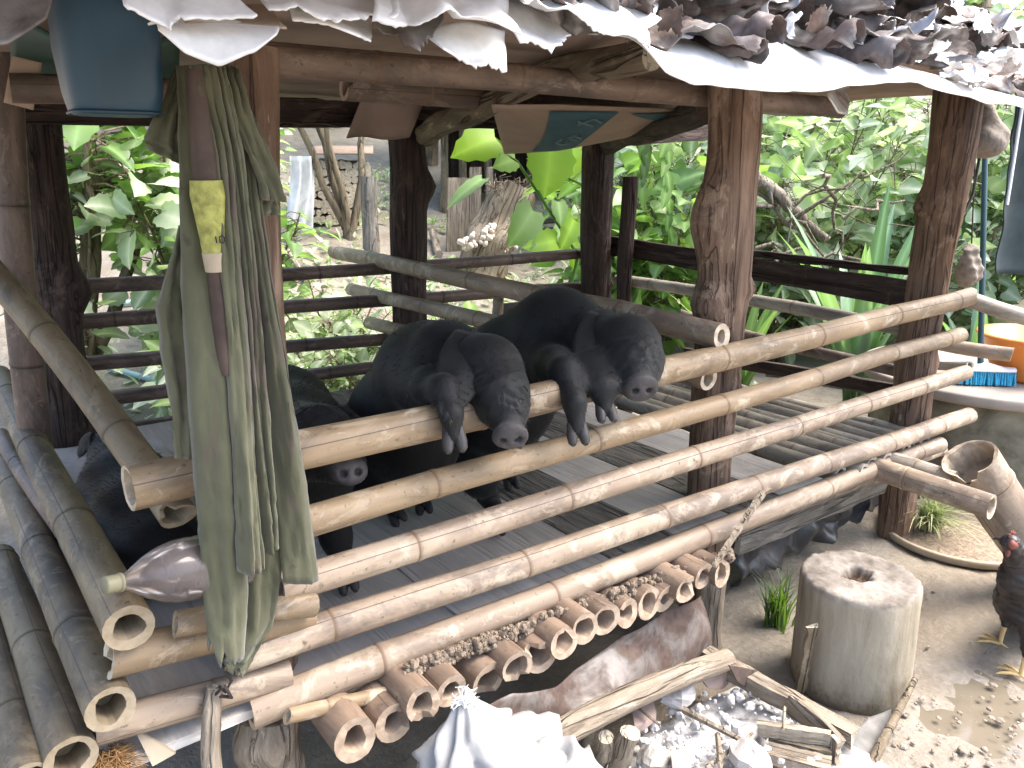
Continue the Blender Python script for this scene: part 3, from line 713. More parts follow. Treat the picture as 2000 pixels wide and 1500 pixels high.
# long white overhang on the right
T = [ay(1238, 92, 1.06), ay(1400, 90, 1.07), ay(1600, 92, 1.08), ay(1745, 128, 1.09), ay(1880, 160, 1.10), ay(2030, 205, 1.11)]
T = [p+Vector((0, .12, .035)) for p in T]
Bm = [ay(1262, 95, 1.0), ay(1300, 145, 1.0), ay(1345, 168, 1.0), ay(1420, 170, 1.0), ay(1480, 172, 1.0), ay(1545, 181, 1.0), ay(1620, 172, 1.0), ay(1780, 160, 1.0), ay(1830, 172, 1.01), ay(1900, 193, 1.02), ay(1960, 204, 1.03), ay(2040, 215, 1.04)]
rflap(T, Bm, TIN_LIGHT, 3, nu=70, nv=16, amp=.010, freq=6, jag=.006, bulge=.02)
rflap([ay(1000, -60, 1.18), ay(1150, -40, 1.18), ay(1290, 0, 1.18)], [ay(1030, 0, .98), ay(1150, 50, .98), ay(1262, 98, .98)], TIN_LIGHT, 5, amp=.040, freq=9, jag=.014)
rflap([ay(700, -70, 1.15), ay(830, -60, 1.15), ay(960, -60, 1.15)], [ay(740, 40, .97), ay(860, 28, .97), ay(1015, 68, .97)], TIN_LIGHT, 6, amp=.035, freq=9, jag=.014)
rflap([ay(820, 60, 1.05), ay(905, 42, 1.05), ay(985, 62, 1.05)], [ay(868, 98, 1.0), ay(930, 132, 1.0), ay(992, 130, 1.0)], TIN_LIGHT, 7, nu=24, amp=.012, freq=14, jag=.01)
rflap([ay(940, -30, 1.12), ay(1020, 0, 1.10), ay(1075, 40, 1.10)], [ay(1020, 74, 1.0), ay(1082, 105, 1.0), ay(1122, 72, 1.0)], TIN_LIGHT, 8, nu=24, amp=.02, freq=12, jag=.012)
rflap([ay(480, -60, 1.15), ay(620, -50, 1.15), ay(760, -40, 1.15)], [ay(520, 12, .98), ay(640, 45, .98), ay(770, 40, .98)], TIN_LIGHT, 9, amp=.03, freq=8, jag=.01)
rflap([ay(700, 20, 1.06), ay(800, 20, 1.06), ay(860, 30, 1.06)], [ay(730, 60, 1.02), ay(815, 102, 1.0), ay(850, 75, 1.0)], TIN_RED, 10, nu=24, amp=.025, freq=14, jag=.02)
rflap([ay(560, 5, 1.1), ay(640, 20, 1.1), ay(720, 45, 1.1)], [ay(570, 28, 1.0), ay(650, 48, 1.0), ay(728, 86, 1.0)], TIN_LIGHT, 11, nu=24, amp=.012, freq=12, jag=.006)
# drooping flaps on the left, over the cloth
rflap([ay(225, -60, 1.0), ay(340, -60, 1.0), ay(430, -60, 1.0)], [ay(250, 12, .93), ay(340, 66, .93), ay(362, 40, .93), ay(500, 30, .93)], TIN_LIGHT, 12, amp=.02, freq=7, jag=.01)
rflap([ay(288, 48, 1.02), ay(390, 25, 1.02), ay(535, 60, 1.02)], [ay(308, 62, .96), ay(360, 105, .95), ay(430, 131, .95), ay(495, 105, .95), ay(536, 66, .96)], TIN_LIGHT, 13, amp=.008, freq=6, bulge=.012)
rflap([ay(345, 30, 1.1), ay(430, 10, 1.1), ay(520, 10, 1.1)], [ay(360, 50, .99), ay(470, 48, .99), ay(562, 58, .99)], CARD_PALE, 14, nu=20, amp=.01, freq=6)
rflap([ay(-60, -40, 1.0), ay(30, -50, 1.0), ay(110, -50, 1.0)], [ay(-60, 95, .95), ay(10, 82, .95), ay(85, 22, .95)], TIN_RED, 15, amp=.012, freq=6)
rflap([ay(1610, 160, 1.2), ay(1640, 165, 1.2), ay(1655, 165, 1.2)], [ay(1617, 180, 1.12), ay(1633, 216, 1.12), ay(1658, 222, 1.12)], TIN_MID, 16, nu=10, amp=.01, freq=12)
# layered scraps curling along the front edge
rng = random.Random(21)
def scrap(c, w, l, curl, yaw, tilt, mat, seed, jag=.12):
    off = Vector((seed*2.7, seed*.9, seed*4.3)); R = Matrix.Rotation(yaw, 3, 'Z') @ Matrix.Rotation(tilt, 3, 'X')
    def fn(a, b):
        x = (a-.5)*w*(1+jag*noise.noise(Vector((b*7, seed, 0)))+jag*noise.noise(Vector((b*23, seed, 1)))); y = (b-.5)*l*(1+2*jag*noise.noise(Vector((a*6, seed, 3)))+jag*noise.noise(Vector((a*25, seed, 4))))
        th = curl*x/w; rad_ = w/max(abs(curl), .05)
        p = Vector((rad_*math.sin(th), y, rad_*(1-math.cos(th))*(1 if curl > 0 else -1)))
        p += Vector((0, .4, 1))*(.016*noise.noise(p*18+off)+.022*(ridged(p*13+off)-.5)+.006*noise.noise(p*50+off))
        return Vector(c)+R @ p
    mb = MB(); mb.grid(fn, 28, 20); return obj('tin_scrap', mb, mat, ROOF, solid=.001)
VB = ((940, 20), (1130, 22), (1250, 45), (1340, 74), (1500, 74), (1700, 86), (1800, 122), (1900, 172), (2060, 190)); VT = ((940, -90), (1700, -60), (1830, -2), (2000, 42), (2060, 60))
def pw(tb, u):
    for (a, x), (b, y) in zip(tb[:-1], tb[1:]):
        if u <= b: return x+(y-x)*max(0, u-a)/(b-a)
    return tb[-1][1]
rflap([ay(u, pw(VT, u), 1.46) for u in range(930, 2070, 60)], [ay(u, pw(VB, u)+4, 1.26) for u in range(930, 2070, 60)], TIN_DARK, 51, nu=90, nv=16, amp=.05, freq=10)
for i in range(66):
    u = rng.uniform(960, 2050); t_ = rng.random(); v = pw(VT, u)*(1-t_)+pw(VB, u)*t_
    y = 1.30-.22*t_+rng.uniform(-.03, .02); p = ay(u, v, y); s_ = rng.uniform(.07, .17)
    mt = rng.choice([TIN_DARK]*5+[TIN_MID, TIN_RED]) if u < 1650 else rng.choice([TIN_DARK]*4+[TIN_MID, TIN_LIGHT, TIN_RED])
    scrap(p, s_*1.7, s_*rng.uniform(.8, 1.3), rng.choice([-1, -1, 1])*rng.uniform(.3, 2.0), rng.uniform(-.8, .8), rng.uniform(-.6, .4), mt, i)
for i in range(24):
    u = rng.uniform(1230, 2040); t_ = rng.uniform(.05, .9); v = pw(VT, u)*(1-t_)+pw(VB, u)*t_; p = ay(u, v, 1.06+.1*(1-t_))
    scrap(p, rng.uniform(.03, .07), rng.uniform(.03, .065), rng.uniform(-1.2, 1.2), rng.uniform(0, 6), rng.uniform(.4, 1.5), rng.choice([TIN_LIGHT, TIN_LIGHT, TIN_RED, TIN_MID]), 200+i, .2)
for i, (u, v, w_) in enumerate(((1435, 40, .14), (1600, 55, .11), (1685, 75, .17), (1400, 75, .12), (1640, 18, .12))): scrap(ay(u, v, 1.10), w_, .2, -4.2 if i < 4 else 4, rng.uniform(-.2, .2), .1, TIN_DARK, 300+i, .05)
# cardboard sheets lining the roof
def cardboard():
    c0 = thing('cardboard_sheet', ay(1150, 250, 2.3), 'large brown cardboard sheet with teal printing sagging under the roof', 'cardboard')
    A = [ay(960, 205, 2.1), ay(1090, 205, 1.95), ay(1365, 215, 1.9)]; B = [ay(985, 300, 2.9), ay(1090, 294, 2.6), ay(1225, 268, 2.5), ay(1310, 225, 2.3)]
    S = lambda a, b, dz=0: lerp_poly(A, a).lerp(lerp_poly(B, a), b) + Vector((0, 0, -.02*math.sin(math.pi*b)*math.sin(math.pi*a)-dz))
    mb = MB(); mb.grid(lambda a, b: S(a, b), 30, 16); obj('panel', mb, CARD_PALE, c0, solid=.005)
    def par(a0, a1, a2, a3, b0, b1, mt):
        m2 = MB(); m2.grid(lambda s, t: S((a0*(1-s)+a1*s)*(1-t)+(a3*(1-s)+a2*s)*t, b0+(b1-b0)*t, .006), 12, 8); obj('print', m2, mt, c0)
    par(.42, .70, .42, .18, .06, .93, TEAL); par(.74, .95, .86, .86, .10, .42, TEAL)
    def stroke(pts):
        m2 = MB(); m2.sweep([S(a, b, .009) for a, b in pts], .0045, 5, True); return m2
    m2 = MB()
    for pts in (((.40, .55), (.36, .62), (.38, .70), (.43, .68)), ((.40, .62), (.42, .60)), ((.44, .52), (.47, .62)), ((.47, .48), (.50, .58)), ((.44, .52), (.50, .46)), ((.53, .26), (.60, .16)), ((.54, .20), (.58, .30)), ((.60, .16), (.62, .24))):
        m2.sweep([S(a, b, .009) for a, b in pts], .0045, 5, True)
    obj('lettering', m2, TEAL_PALE, c0)
cardboard()
mb = MB(); mb.grid(lambda a, b: ay(705+125*a, 196+72*b, 2.75)+Vector((0, .12*b, .006*math.sin(a*7))), 10, 8)
obj('cardboard_flap', mb, CARD, label='small square brown cardboard piece hanging in front of the back post', cat='cardboard', solid=.005)
mb = MB(); mb.grid(lambda a, b: ay(20+330*a, 150-130*b+40*a, 2.3-.9*b)+Vector((0, 0, -.04*math.sin(a*3.1)*b)), 24, 12)
obj('tarpaulin', mb, GREEN_TARP, label='dark green tarpaulin slung under the roof behind the blue jug', cat='tarpaulin', solid=.003)
mb = MB(); mb.grid(lambda a, b: ay(25+58*a-18*b, 100+100*b+15*a, 2.0), 8, 8)
obj('cardboard_strip', mb, CARD_PALE, label='tapering pale cardboard strip tucked beside the left corner posts', cat='cardboard', solid=.005)

# ================================================================== PIGS
def ear(base, tip, w, face, parent, curl=.20, th=.006):
    base = Vector(base); tip = Vector(tip); d = (tip-base); L = d.length; d.normalize(); face = Vector(face); sd_ = d.cross(face).normalized(); nn = sd_.cross(d).normalized()
    def fn(a, b):
        ww = w*(.62+.38*math.sin(math.pi*min(1, b*1.05+.05)))*max(.02, 1-max(0, (b-.55)/.45)**2.6)**.6
        x = (a-.5)*2; bend = .045*math.sin(b*math.pi)*L
        return base + d*(L*b) + sd_*(x*ww*.5) + nn*(bend + curl*ww*.5*(1-x*x) + .004*noise.noise(Vector((a*3, b*5, L*40))))
    mb = MB(); mb.grid(fn, 13, 16); return obj('ear', mb, PIG, parent, solid=th)
def hoof(p, d, fwd, parent, s=1.0):
    p = Vector(p); d = Vector(d).normalized(); fwd = Vector(fwd); fwd = (fwd-d*fwd.dot(d)).normalized(); sd_ = d.cross(fwd); mb = MB()
    for q in (-1, 1):
        a = p+sd_*q*.011*s - d*.006; mb.sweep([a-d*.012*s, a, a+d*.02*s+fwd*.004+sd_*q*.003, a+d*.034*s+fwd*.010*s+sd_*q*.004, a+d*.040*s+fwd*.014*s+sd_*q*.003], [.012*s, .0135*s, .0135*s, .011*s, .006], 10, True, .1, 3)
        e = p-d*.028*s-fwd*.016*s+sd_*q*.011*s; mb.sweep([e, e+d*.014*s-fwd*.006*s, e+d*.02*s-fwd*.008*s], [.006*s, .005*s, .002], 7)
    obj('hoof', mb, HOOF, parent)
def bristles(root, seed):
    rng = random.Random(seed); mb = MB()
    for b in [c for c in root.children if c.name.startswith(('body', 'ear'))]:
        me = b.data; W_ = WMX[b]; n = len(me.polygons); cnt = 5200 if b.name.startswith('body') else 500
        sn = me.attributes.get('snout'); g = Vector((.1, .25, -1))
        for i in range(cnt):
            f = me.polygons[rng.randrange(n)]
            if sn and sn.data[f.vertices[0]].value > .02: continue
            p = W_ @ f.center; nn = f.normal; t = (g-nn*g.dot(nn)); t = t.normalized() if t.length > .05 else nn.orthogonal(); s_ = nn.cross(t).normalized()*.0007; L = rng.uniform(.007, .017)
            if not b.name.startswith('body') and rng.random() < .5: nn = -nn
            d = (t*.9+nn*rng.uniform(.25, .8)+rv(rng)*.35).normalized(); m = p+d*L*.5+nn*.001; e = p+d*L+t*.003
            mb.add([p-s_, p+s_, m+s_*.7, m-s_*.7, e], [(0, 1, 2, 3), (3, 2, 4)])
    obj('bristles', mb, BRISTLE_BLACK, root, kind='stuff')
def pig(label, body, head, S, sdir, legs, ears, eyes=(), h=.0065, sr=.036, nost=.0135, belly=None, loc=None, tail=None, wr=.006):
    S = Vector(S); sdir = Vector(sdir).normalized(); side = sdir.cross(Vector((0, 0, 1))).normalized(); upv = side.cross(sdir).normalized()
    R = np.array([[side.x, upv.x, sdir.x], [side.y, upv.y, sdir.y], [side.z, upv.z, sdir.z]], np.float32)
    N = [np.array(S+side*q*nost+sdir*.008-upv*.001, np.float32) for q in (-1, 1)]; Sn = np.array(S, np.float32); dn = np.array(sdir, np.float32); un = np.array(upv, np.float32)
    def fn(P):
        d = chain(P, body, .05)
        if belly: d = smin(d, ell(P, *belly), .06)
        for l in legs: d = smin(d, chain(P, l['pts'], .02), .055)
        hd = chain(P, head[:-1]+[(tuple(S-sdir*.036), sr*.88)], .03)
        q = (Sn-P)@dn; up = (P-Sn)@un
        m = np.clip((q-.022)/.02, 0, 1)*np.clip((.15-q)/.05, 0, 1)*np.clip(up/.03+.6, 0, 1)
        sd = (P-Sn)@np.array(side, np.float32); hd = hd + wr*.8*np.sin(q*2*np.pi/.0145+10*up+1.6*np.sin(sd*75+q*60)+1.2*np.sin(q*130))*(.55+.45*np.sin(sd*38+q*45))*m + .0016*np.sin(sd*120+q*30)*np.sin(q*150)*m
        sn = ell(P, Sn, (sr, sr*.86, .017), R); hd = smin(hd, sn, .012)
        d = smin(d, hd, .035)
        for n_ in N:
            e = np.linalg.norm((P-n_)*np.array((1, 1, 1)), axis=-1)-.0088; d = -smin(-d, e, .004)
        return d
    pts = [p for p, _ in body+head]+[p for l in legs for p, _ in l['pts']]+[tuple(S)]; mr = max(r for _, r in body)+.04
    if belly: pts += [belly[0]]
    lo = [min(p[i] for p in pts)-mr for i in range(3)]; hi = [max(p[i] for p in pts)+mr for i in range(3)]
    lo[2] = max(lo[2], .455)
    root = thing('pig', loc or (body[-1][0][0], body[-1][0][1], .48), label, 'pig')
    at = {'snout': lambda v: np.clip(1-(np.linalg.norm((v-Sn)@R*np.array((1, 1, 1.6)), axis=-1)-.026)/.02, 0, 1)*.9,
          'pit': lambda v: np.clip(1.4-np.minimum(np.linalg.norm(v-N[0], axis=-1), np.linalg.norm(v-N[1], axis=-1))/.0085, 0, 1)}
    sdf_obj('body', fn, lo, hi, h, PIG, root, at)
    for e in ears: ear(*e, root)
    bristles(root, label)
    for l in legs: hoof(l['pts'][-1][0], Vector(l['pts'][-1][0])-Vector(l['pts'][-2][0]), l.get('fwd', (-.5, -1, 0)), root, l.get('s', 1))
    for e in eyes:
        mb = MB(); mb.blob(e, .0085, 1, 0, 1, 10, 8); obj('eye', mb, EYE_M, root)
    if tail:
        mb = MB(); mb.sweep(tail, [.012, .010, .008, .006, .004][:len(tail)], 8); obj('tail', mb, PIG, root)
    return root
FZ = .487
# left upright pig, head and both forefeet over the top rail
pig('black pig standing upright with head hanging straight down over the top rail', 
    body=[((.99, 1.60, 1.055), .102), ((.995, 1.70, 1.005), .122), ((1.01, 1.86, .86), .13), ((1.03, 2.0, .73), .135), ((1.03, 2.06, .68), .12)],
    head=[((1.0, 1.53, 1.045), .090), ((.995, 1.44, 1.060), .082), ((.972, 1.355, 1.026), .060), ((.948, 1.295, .985), .042)], S=(.940, 1.272, .966), sdir=(-.44, -.76, -.40), sr=.040, nost=.015,
    belly=((1.01, 1.86, .80), (.135, .20, .15)),
    legs=[{'pts': [((.92, 1.60, 1.0), .06), ((.875, 1.48, 1.04), .042), ((.853, 1.39, 1.055), .032), ((.842, 1.345, 1.015), .022), ((.838, 1.332, .972), .018)]},
          {'pts': [((1.06, 1.60, 1.0), .06), ((1.03, 1.46, 1.045), .042), ((1.005, 1.37, 1.04), .03), ((.995, 1.335, .985), .02), ((.99, 1.33, .950), .018)]},
          {'pts': [((.93, 1.98, .72), .085), ((.93, 1.90, .62), .05), ((1.0, 2.0, .57), .028), ((1.02, 1.95, FZ+.03), .019)]},
          {'pts': [((1.07, 1.98, .72), .085), ((1.16, 1.92, .64), .05), ((1.14, 2.02, .58), .028), ((1.12, 1.96, FZ+.03), .019)]}],
    ears=[(tuple(ay(918, 656, 1.50)), tuple(ay(868, 822, 1.325)), .105, (-.6, -1, .25)), ((1.065, 1.47, 1.085), (1.05, 1.40, .99), .06, (.6, -1, .2))],
    eyes=[(.930, 1.40, 1.085), (1.015, 1.385, 1.085)])
# right upright pig
pig('black pig standing upright with snout pointing right beside the middle post', 
    body=[((1.46, 1.60, 1.02), .11), ((1.45, 1.73, 1.03), .138), ((1.38, 1.86, .92), .15), ((1.33, 1.98, .78), .145), ((1.30, 2.06, .70), .12)],
    head=[((1.455, 1.53, 1.04), .100), ((1.425, 1.43, 1.055), .088), ((1.385, 1.36, 1.035), .070), ((1.352, 1.31, 1.012), .050)], S=(1.336, 1.284, 1.002), sdir=(-.42, -.82, -.24), sr=.044, nost=.016,
    belly=((1.32, 1.86, .84), (.15, .20, .16)),
    legs=[{'pts': [((1.36, 1.64, .97), .075), ((1.25, 1.50, 1.025), .050), ((1.195, 1.40, 1.04), .036), ((1.168, 1.33, .985), .025), ((1.158, 1.308, .925), .019)]},
          {'pts': [((1.42, 1.56, .98), .06), ((1.31, 1.42, 1.03), .042), ((1.268, 1.345, 1.0), .03), ((1.256, 1.32, .955), .019)]},
          {'pts': [((1.24, 1.98, .72), .085), ((1.22, 1.80, .63), .055), ((1.26, 1.82, .56), .03), ((1.235, 1.70, FZ+.03), .019)]},
          {'pts': [((1.42, 1.98, .72), .085), ((1.47, 1.90, .62), .05), ((1.46, 2.0, .57), .028), ((1.45, 1.96, FZ+.03), .019)]}],
    ears=[(tuple(ay(1178, 622, 1.53)), tuple(ay(1132, 782, 1.36)), .125, (-.6, -1, .25)), ((1.515, 1.46, 1.07), (1.47, 1.375, 1.0), .075, (.8, -.6, .2))],
    eyes=[(1.345, 1.39, 1.062), (1.440, 1.352, 1.062)])
# pig peering out under the top rail
pig('black pig peering out between the two upper rails with only its snout forward',
    body=[((.68, 1.74, .84), .12), ((.72, 1.95, .80), .15), ((.78, 2.2, .79), .155), ((.82, 2.38, .78), .13)],
    head=[((.645, 1.68, .90), .095), ((.645, 1.58, .925), .08), ((.648, 1.50, .915), .052), ((.649, 1.46, .910), .038)], S=(.652, 1.44, .902), sdir=(-.36, -.90, .12), sr=.037,
    legs=[{'pts': [((.72, 1.74, .74), .06), ((.73, 1.72, .62), .038), ((.735, 1.70, .55), .025), ((.735, 1.68, FZ+.03), .019)]},
          {'pts': [((.60, 1.74, .74), .06), ((.59, 1.72, .62), .038), ((.59, 1.70, .55), .025), ((.59, 1.68, FZ+.03), .019)]},
          {'pts': [((.88, 2.34, .72), .08), ((.90, 2.27, .62), .045), ((.91, 2.35, .56), .026), ((.90, 2.31, FZ+.03), .019)]},
          {'pts': [((.74, 2.36, .72), .08), ((.74, 2.29, .62), .045), ((.74, 2.37, .56), .026), ((.74, 2.33, FZ+.03), .019)]}],
    ears=[((.575, 1.62, .98), (.56, 1.53, .88), .08, (-.5, -1, .2)), ((.72, 1.63, .98), (.745, 1.54, .90), .08, (.6, -1, .2))], eyes=[(.60, 1.545, .955), (.695, 1.55, .955)], nost=.0145)
pig('black pig behind the mossy side canes with only its dark back showing',
    body=[((.36, 1.92, .605), .10), ((.36, 2.10, .61), .118), ((.38, 2.35, .61), .122), ((.40, 2.55, .61), .10)],
    head=[((.41, 2.65, .63), .085), ((.43, 2.74, .61), .07), ((.44, 2.81, .58), .045), ((.445, 2.84, .565), .034)], S=(.447, 2.87, .555), sdir=(.1, .8, -.4), h=.009,
    legs=[{'pts': [((.29, 1.95, .585), .05), ((.28, 1.92, .55), .034), ((.28, 1.99, .53), .026), ((.28, 1.95, FZ+.03), .019)]}, {'pts': [((.43, 1.95, .585), .05), ((.44, 1.92, .55), .034), ((.44, 1.99, .53), .026), ((.44, 1.95, FZ+.03), .019)]},
          {'pts': [((.32, 2.50, .58), .05), ((.32, 2.49, .56), .032), ((.32, 2.47, FZ+.03), .019)]}, {'pts': [((.47, 2.50, .58), .05), ((.47, 2.49, .56), .032), ((.47, 2.47, FZ+.03), .019)]}],
    ears=[((.35, 2.66, .69), (.32, 2.77, .62), .07, (-1, .3, .2)), ((.47, 2.66, .69), (.50, 2.77, .62), .07, (1, .3, .2))], tail=[(.36, 1.83, .65), (.35, 1.80, .63), (.36, 1.79, .59), (.355, 1.795, .56)])

# ================================================================== THINGS ON THE FRONT OF THE PEN
def cloth():
    mb = MB(); Y = 1.31
    def panel(L, R_, y0, bul, nv=60, nu=14, top=0, jag=0, seed=0, wav=.020):
        Lp = [ay(u, v, y0) for u, v in L]; Rp = [ay(u, v, y0) for u, v in R_]
        def fn(a, b):
            p = lerp_poly(Lp, b).lerp(lerp_poly(Rp, b), a); w = (lerp_poly(Rp, b)-lerp_poly(Lp, b)).length
            n1 = noise.noise(Vector((a*4+seed*7, b*2.2, seed))); n2 = noise.noise(Vector((a*2, b*9, seed*3)))
            y = -bul*w*math.sin(math.pi*a)**.8 + wav*n1 + .006*n2
            if jag: p = p + Vector((0, 0, jag*noise.noise(Vector((a*7, seed, 0)))*max(0, b-.9)*10))
            return p + Vector((.004*n2, y + .0045*noise.noise(Vector((a*9+seed, b*30, seed)))+.004*ridged(Vector((a*5+b*7, b*14, seed*2))), 0))
        mb.grid(fn, nu, nv)
    panel([(345, 128), (348, 300), (352, 520), (368, 760), (386, 1000), (396, 1150), (408, 1272)], [(420, 128), (432, 320), (445, 540), (462, 800), (475, 1000), (484, 1150), (478, 1292)], Y-.02, .30, jag=.05, seed=1)
    panel([(372, 128), (415, 300), (428, 520), (446, 760), (458, 950), (466, 1118)], [(420, 128), (452, 300), (470, 520), (495, 760), (505, 950), (516, 1112)], Y-.05, .42, seed=2)
    panel([(410, 128), (448, 300), (470, 520), (490, 760), (505, 950), (512, 1085)], [(440, 128), (475, 300), (500, 520), (520, 760), (535, 950), (545, 1068)], Y-.03, .45, seed=3)
    panel([(430, 128), (470, 300), (498, 520), (520, 760), (538, 950), (552, 1138)], [(462, 128), (500, 300), (528, 520), (570, 760), (600, 950), (622, 1132)], Y, .26, seed=4)
    panel([(480, 960), (480, 1100), (470, 1220), (440, 1290), (440, 1310)], [(555, 960), (548, 1100), (536, 1220), (500, 1285), (480, 1315)], Y+.02, .1, nv=30, jag=.03, seed=5)
    panel([(440, 135), (450, 220), (490, 320), (515, 390)], [(465, 135), (500, 230), (540, 330), (560, 395)], Y-.01, .2, nv=24, seed=6)
    panel([(478, 300), (492, 380), (505, 420)], [(505, 300), (548, 380), (545, 420)], Y+.015, .1, nv=16, seed=9)
    panel([(345, 130), (318, 200), (282, 270), (290, 292)], [(365, 130), (356, 200), (352, 280), (350, 320)], Y+.01, .1, nv=24, seed=7)
    panel([(352, 440), (322, 540), (305, 600), (318, 690), (335, 790), (342, 895)], [(372, 440), (378, 540), (380, 600), (384, 690), (386, 790), (388, 895)], Y+.01, .14, nv=40, seed=8)
    obj('cloth', mb, CLOTH, label='long olive green cloth hanging in stiff folds from the left front post', cat='cloth', solid=.003)
cloth()
def wrapped_stick():
    y = 1.262; a = ay(388, 200, y); b = ay(480, 1090, y)
    t = thing('wrapped_stick', b, 'brown wrapped stick with a yellow-green band tucked into the olive cloth', 'stick')
    S = lambda q: a.lerp(b, q)
    mb = MB(); mb.sweep([S(-.06), S(.05), S(.17)], [.014, .017, .020], 14, wob=.2); obj('shaft', mb, SHAFT, t)
    m2 = MB(); m2.sweep([S(.15), S(.18), S(.26), S(.305)], [.024, .026, .019, .0165], 16, wob=.08); obj('band', m2, YELLOWB, t)
    m3 = MB(); m3.sweep([S(.295), S(.335)], [.0185, .016], 16); lb = obj('label', m3, LABELP, t)
    m4 = MB()
    c = ay(428, 468, y-.022)
    for q in ((0, 0, 0, .010), ):
        m4.sweep([c+Vector((-.004, 0, -.005)), c+Vector((-.005, 0, .005))], .0011, 5)
        m4.sweep([c+Vector((.001, 0, -.004)), c+Vector((.001, 0, .004)), c+Vector((.005, 0, .006)), c+Vector((.008, 0, .003)), c+Vector((.008, 0, -.003)), c+Vector((.004, 0, -.006)), c+Vector((.001, 0, -.004))], .0011, 5)
    obj('lettering', m4, INK, lb)
    m5 = MB(); m5.sweep([S(.33), S(.42), S(.5), S(.56)], [.012, .013, .012, .008], 12, wob=.25); obj('lower_shaft', m5, SHAFT, t)
wrapped_stick()
def bottle():
    a = ay(208, 1143, 1.30); b = ay(520, 1080, 1.37); ax_ = (b-a).normalized(); t = thing('plastic_bottle', ay(320, 1160, 1.32), 'large dusty clear plastic bottle lying on the rail end', 'bottle')
    mb = MB(); mb.lathe([(.0115, .018), (.0125, .026), (.017, .036), (.034, .062), (.047, .09), (.053, .115), (.0545, .14), (.053, .148), (.0545, .156), (.0545, .22), (.053, .24), (.045, .252), (.02, .255), (.001, .25)], a, ax_, 32); obj('body', mb, CLEAR, t)
    m2 = MB(); m2.lathe([(.0, -.004), (.0135, -.004), (.0145, -.001), (.0145, .016), (.0135, .019), (.0155, .0195), (.0155, .024), (.011, .0245)], a, ax_, 24); obj('cap', m2, CAPM, t)
bottle()
def jug():
    c = ay(229, 100, 1.26); t = thing('plastic_jug', (c.x, c.y, 1.57), 'dark blue square plastic jug hanging under the left eave', 'jug'); z0 = ay(229, 222, 1.26).z
    def ring(z, w, d, k): return [Vector((c.x+w*math.copysign(abs(math.cos(a))**k, math.cos(a)), c.y+.06+d*math.copysign(abs(math.sin(a))**k, math.sin(a)), z)) for a in [2*math.pi*i/40 for i in range(40)]]
    prof = [(0, .050, .045, .6), (.004, .0585, .05, .55), (.03, .063, .055, .5), (.09, .068, .058, .5), (.13, .067, .058, .5), (.17, .062, .054, .55), (.20, .05, .045, .7), (.215, .022, .022, 1), (.25, .02, .02, 1)]
    vs = []
    for z, w, d, k in prof: vs += ring(z0+z, w, d, k)
    n = 40; mb = MB(); mb.add(vs, [(i*n+k, i*n+(k+1) % n, (i+1)*n+(k+1) % n, (i+1)*n+k) for i in range(len(prof)-1) for k in range(n)]); mb.add(vs[:n], [tuple(reversed(range(n)))], False)
    obj('body', mb, BLUE, t)
    m2 = MB(); r0 = ring(z0+.003, .0595, .051, .55); m2.sweep(r0+[r0[0]], .0022, 6, False); obj('rim', m2, BLUE, t)
    m3 = MB(); m3.sweep([(c.x, c.y+.06, z0+.24), (c.x, c.y+.06, 1.85)], .004, 6); obj('cord', m3, ROPE, t)
jug()
bamboo(ay(347, 1008, 1.46), ay(-30, 520, 2.3), .034, B_GREEN, 140, 'bamboo_pole', None, step=.4, wall=.72, jag=.012, label='slanting mossy bamboo pole leaning inside the pen with its cut end under the top rail', cat='bamboo pole')
log(ay(404, 1530, 1.33), ay(420, 1340, 1.37), .020, .017, WOOD_PALE, 15, 'stake', None, .3, label='crooked weathered stake propping the lowest rail left of the front post', cat='stake')
mb = MB(); mb.sweep([ay(424, 1280, 1.35), ay(452, 1330, 1.345), ay(440, 1352, 1.345), ay(428, 1340, 1.36)], .003, 6); mb.sweep([ay(438, 1340, 1.33), ay(452, 1362, 1.33), ay(420, 1358, 1.35), ay(436, 1340, 1.33)], .004, 6)
obj('twine', mb, ROPE, label='dark twine knotted round the lowest left rail', cat='twine')
mb = MB(); rng = random.Random(5); c = az(212, 1500, .40)
c = ay(210, 1495, 1.38)
for i in range(260):
    d = rv(rng); d.z = abs(d.z)*.6-.1; mb.sweep([c+rv(rng)*.03, c+d*rng.uniform(.03, .055), c+d*rng.uniform(.05, .075)+Vector((0, 0, -.01))], [.0012, .001, .0004], 3, False)
obj('coconut_husk', mb, FIBRE, label='shaggy brown coconut fibre tuft under the left rail ends', cat='husk')
mb = MB(); T3 = [ay(262, 1424, 1.40), ay(343, 1472, 1.36), ay(298, 1497, 1.35)]; mb.add(T3+[p+Vector((.002, .006, 0)) for p in T3], [(0, 2, 1), (3, 4, 5), (0, 1, 4, 3), (1, 2, 5, 4), (2, 0, 3, 5)], False)
obj('cardboard_scrap', mb, LABELP, label='small pale triangular cardboard scrap beside the coconut fibre', cat='cardboard')
mb = MB(); rng = random.Random(9)
for i in range(1300):
    q = i/1300; p = ay(790+q*640, 1313-q*228+rng.uniform(-14, 12), 1.335+rng.uniform(-.02, .02)); r_ = .003+.009*rng.random()**1.6; mb.blob(p, r_, i, .4, 2, 6, 4, False)
obj('mud', mb, MUD, label='crumbling dried mud along the floor edge above the joist ends', cat='mud', kind='stuff')
mb = MB(); mb.sweep([ay(1490, 962, 1.31), ay(1395, 1105, 1.24)], [.011, .009], 4, True, .2, cutcap=True, smooth=False)
obj('split_stick', mb, WOOD_PALE, label='thin split bamboo stick leaning on the lowest rail under the middle post', cat='stick')

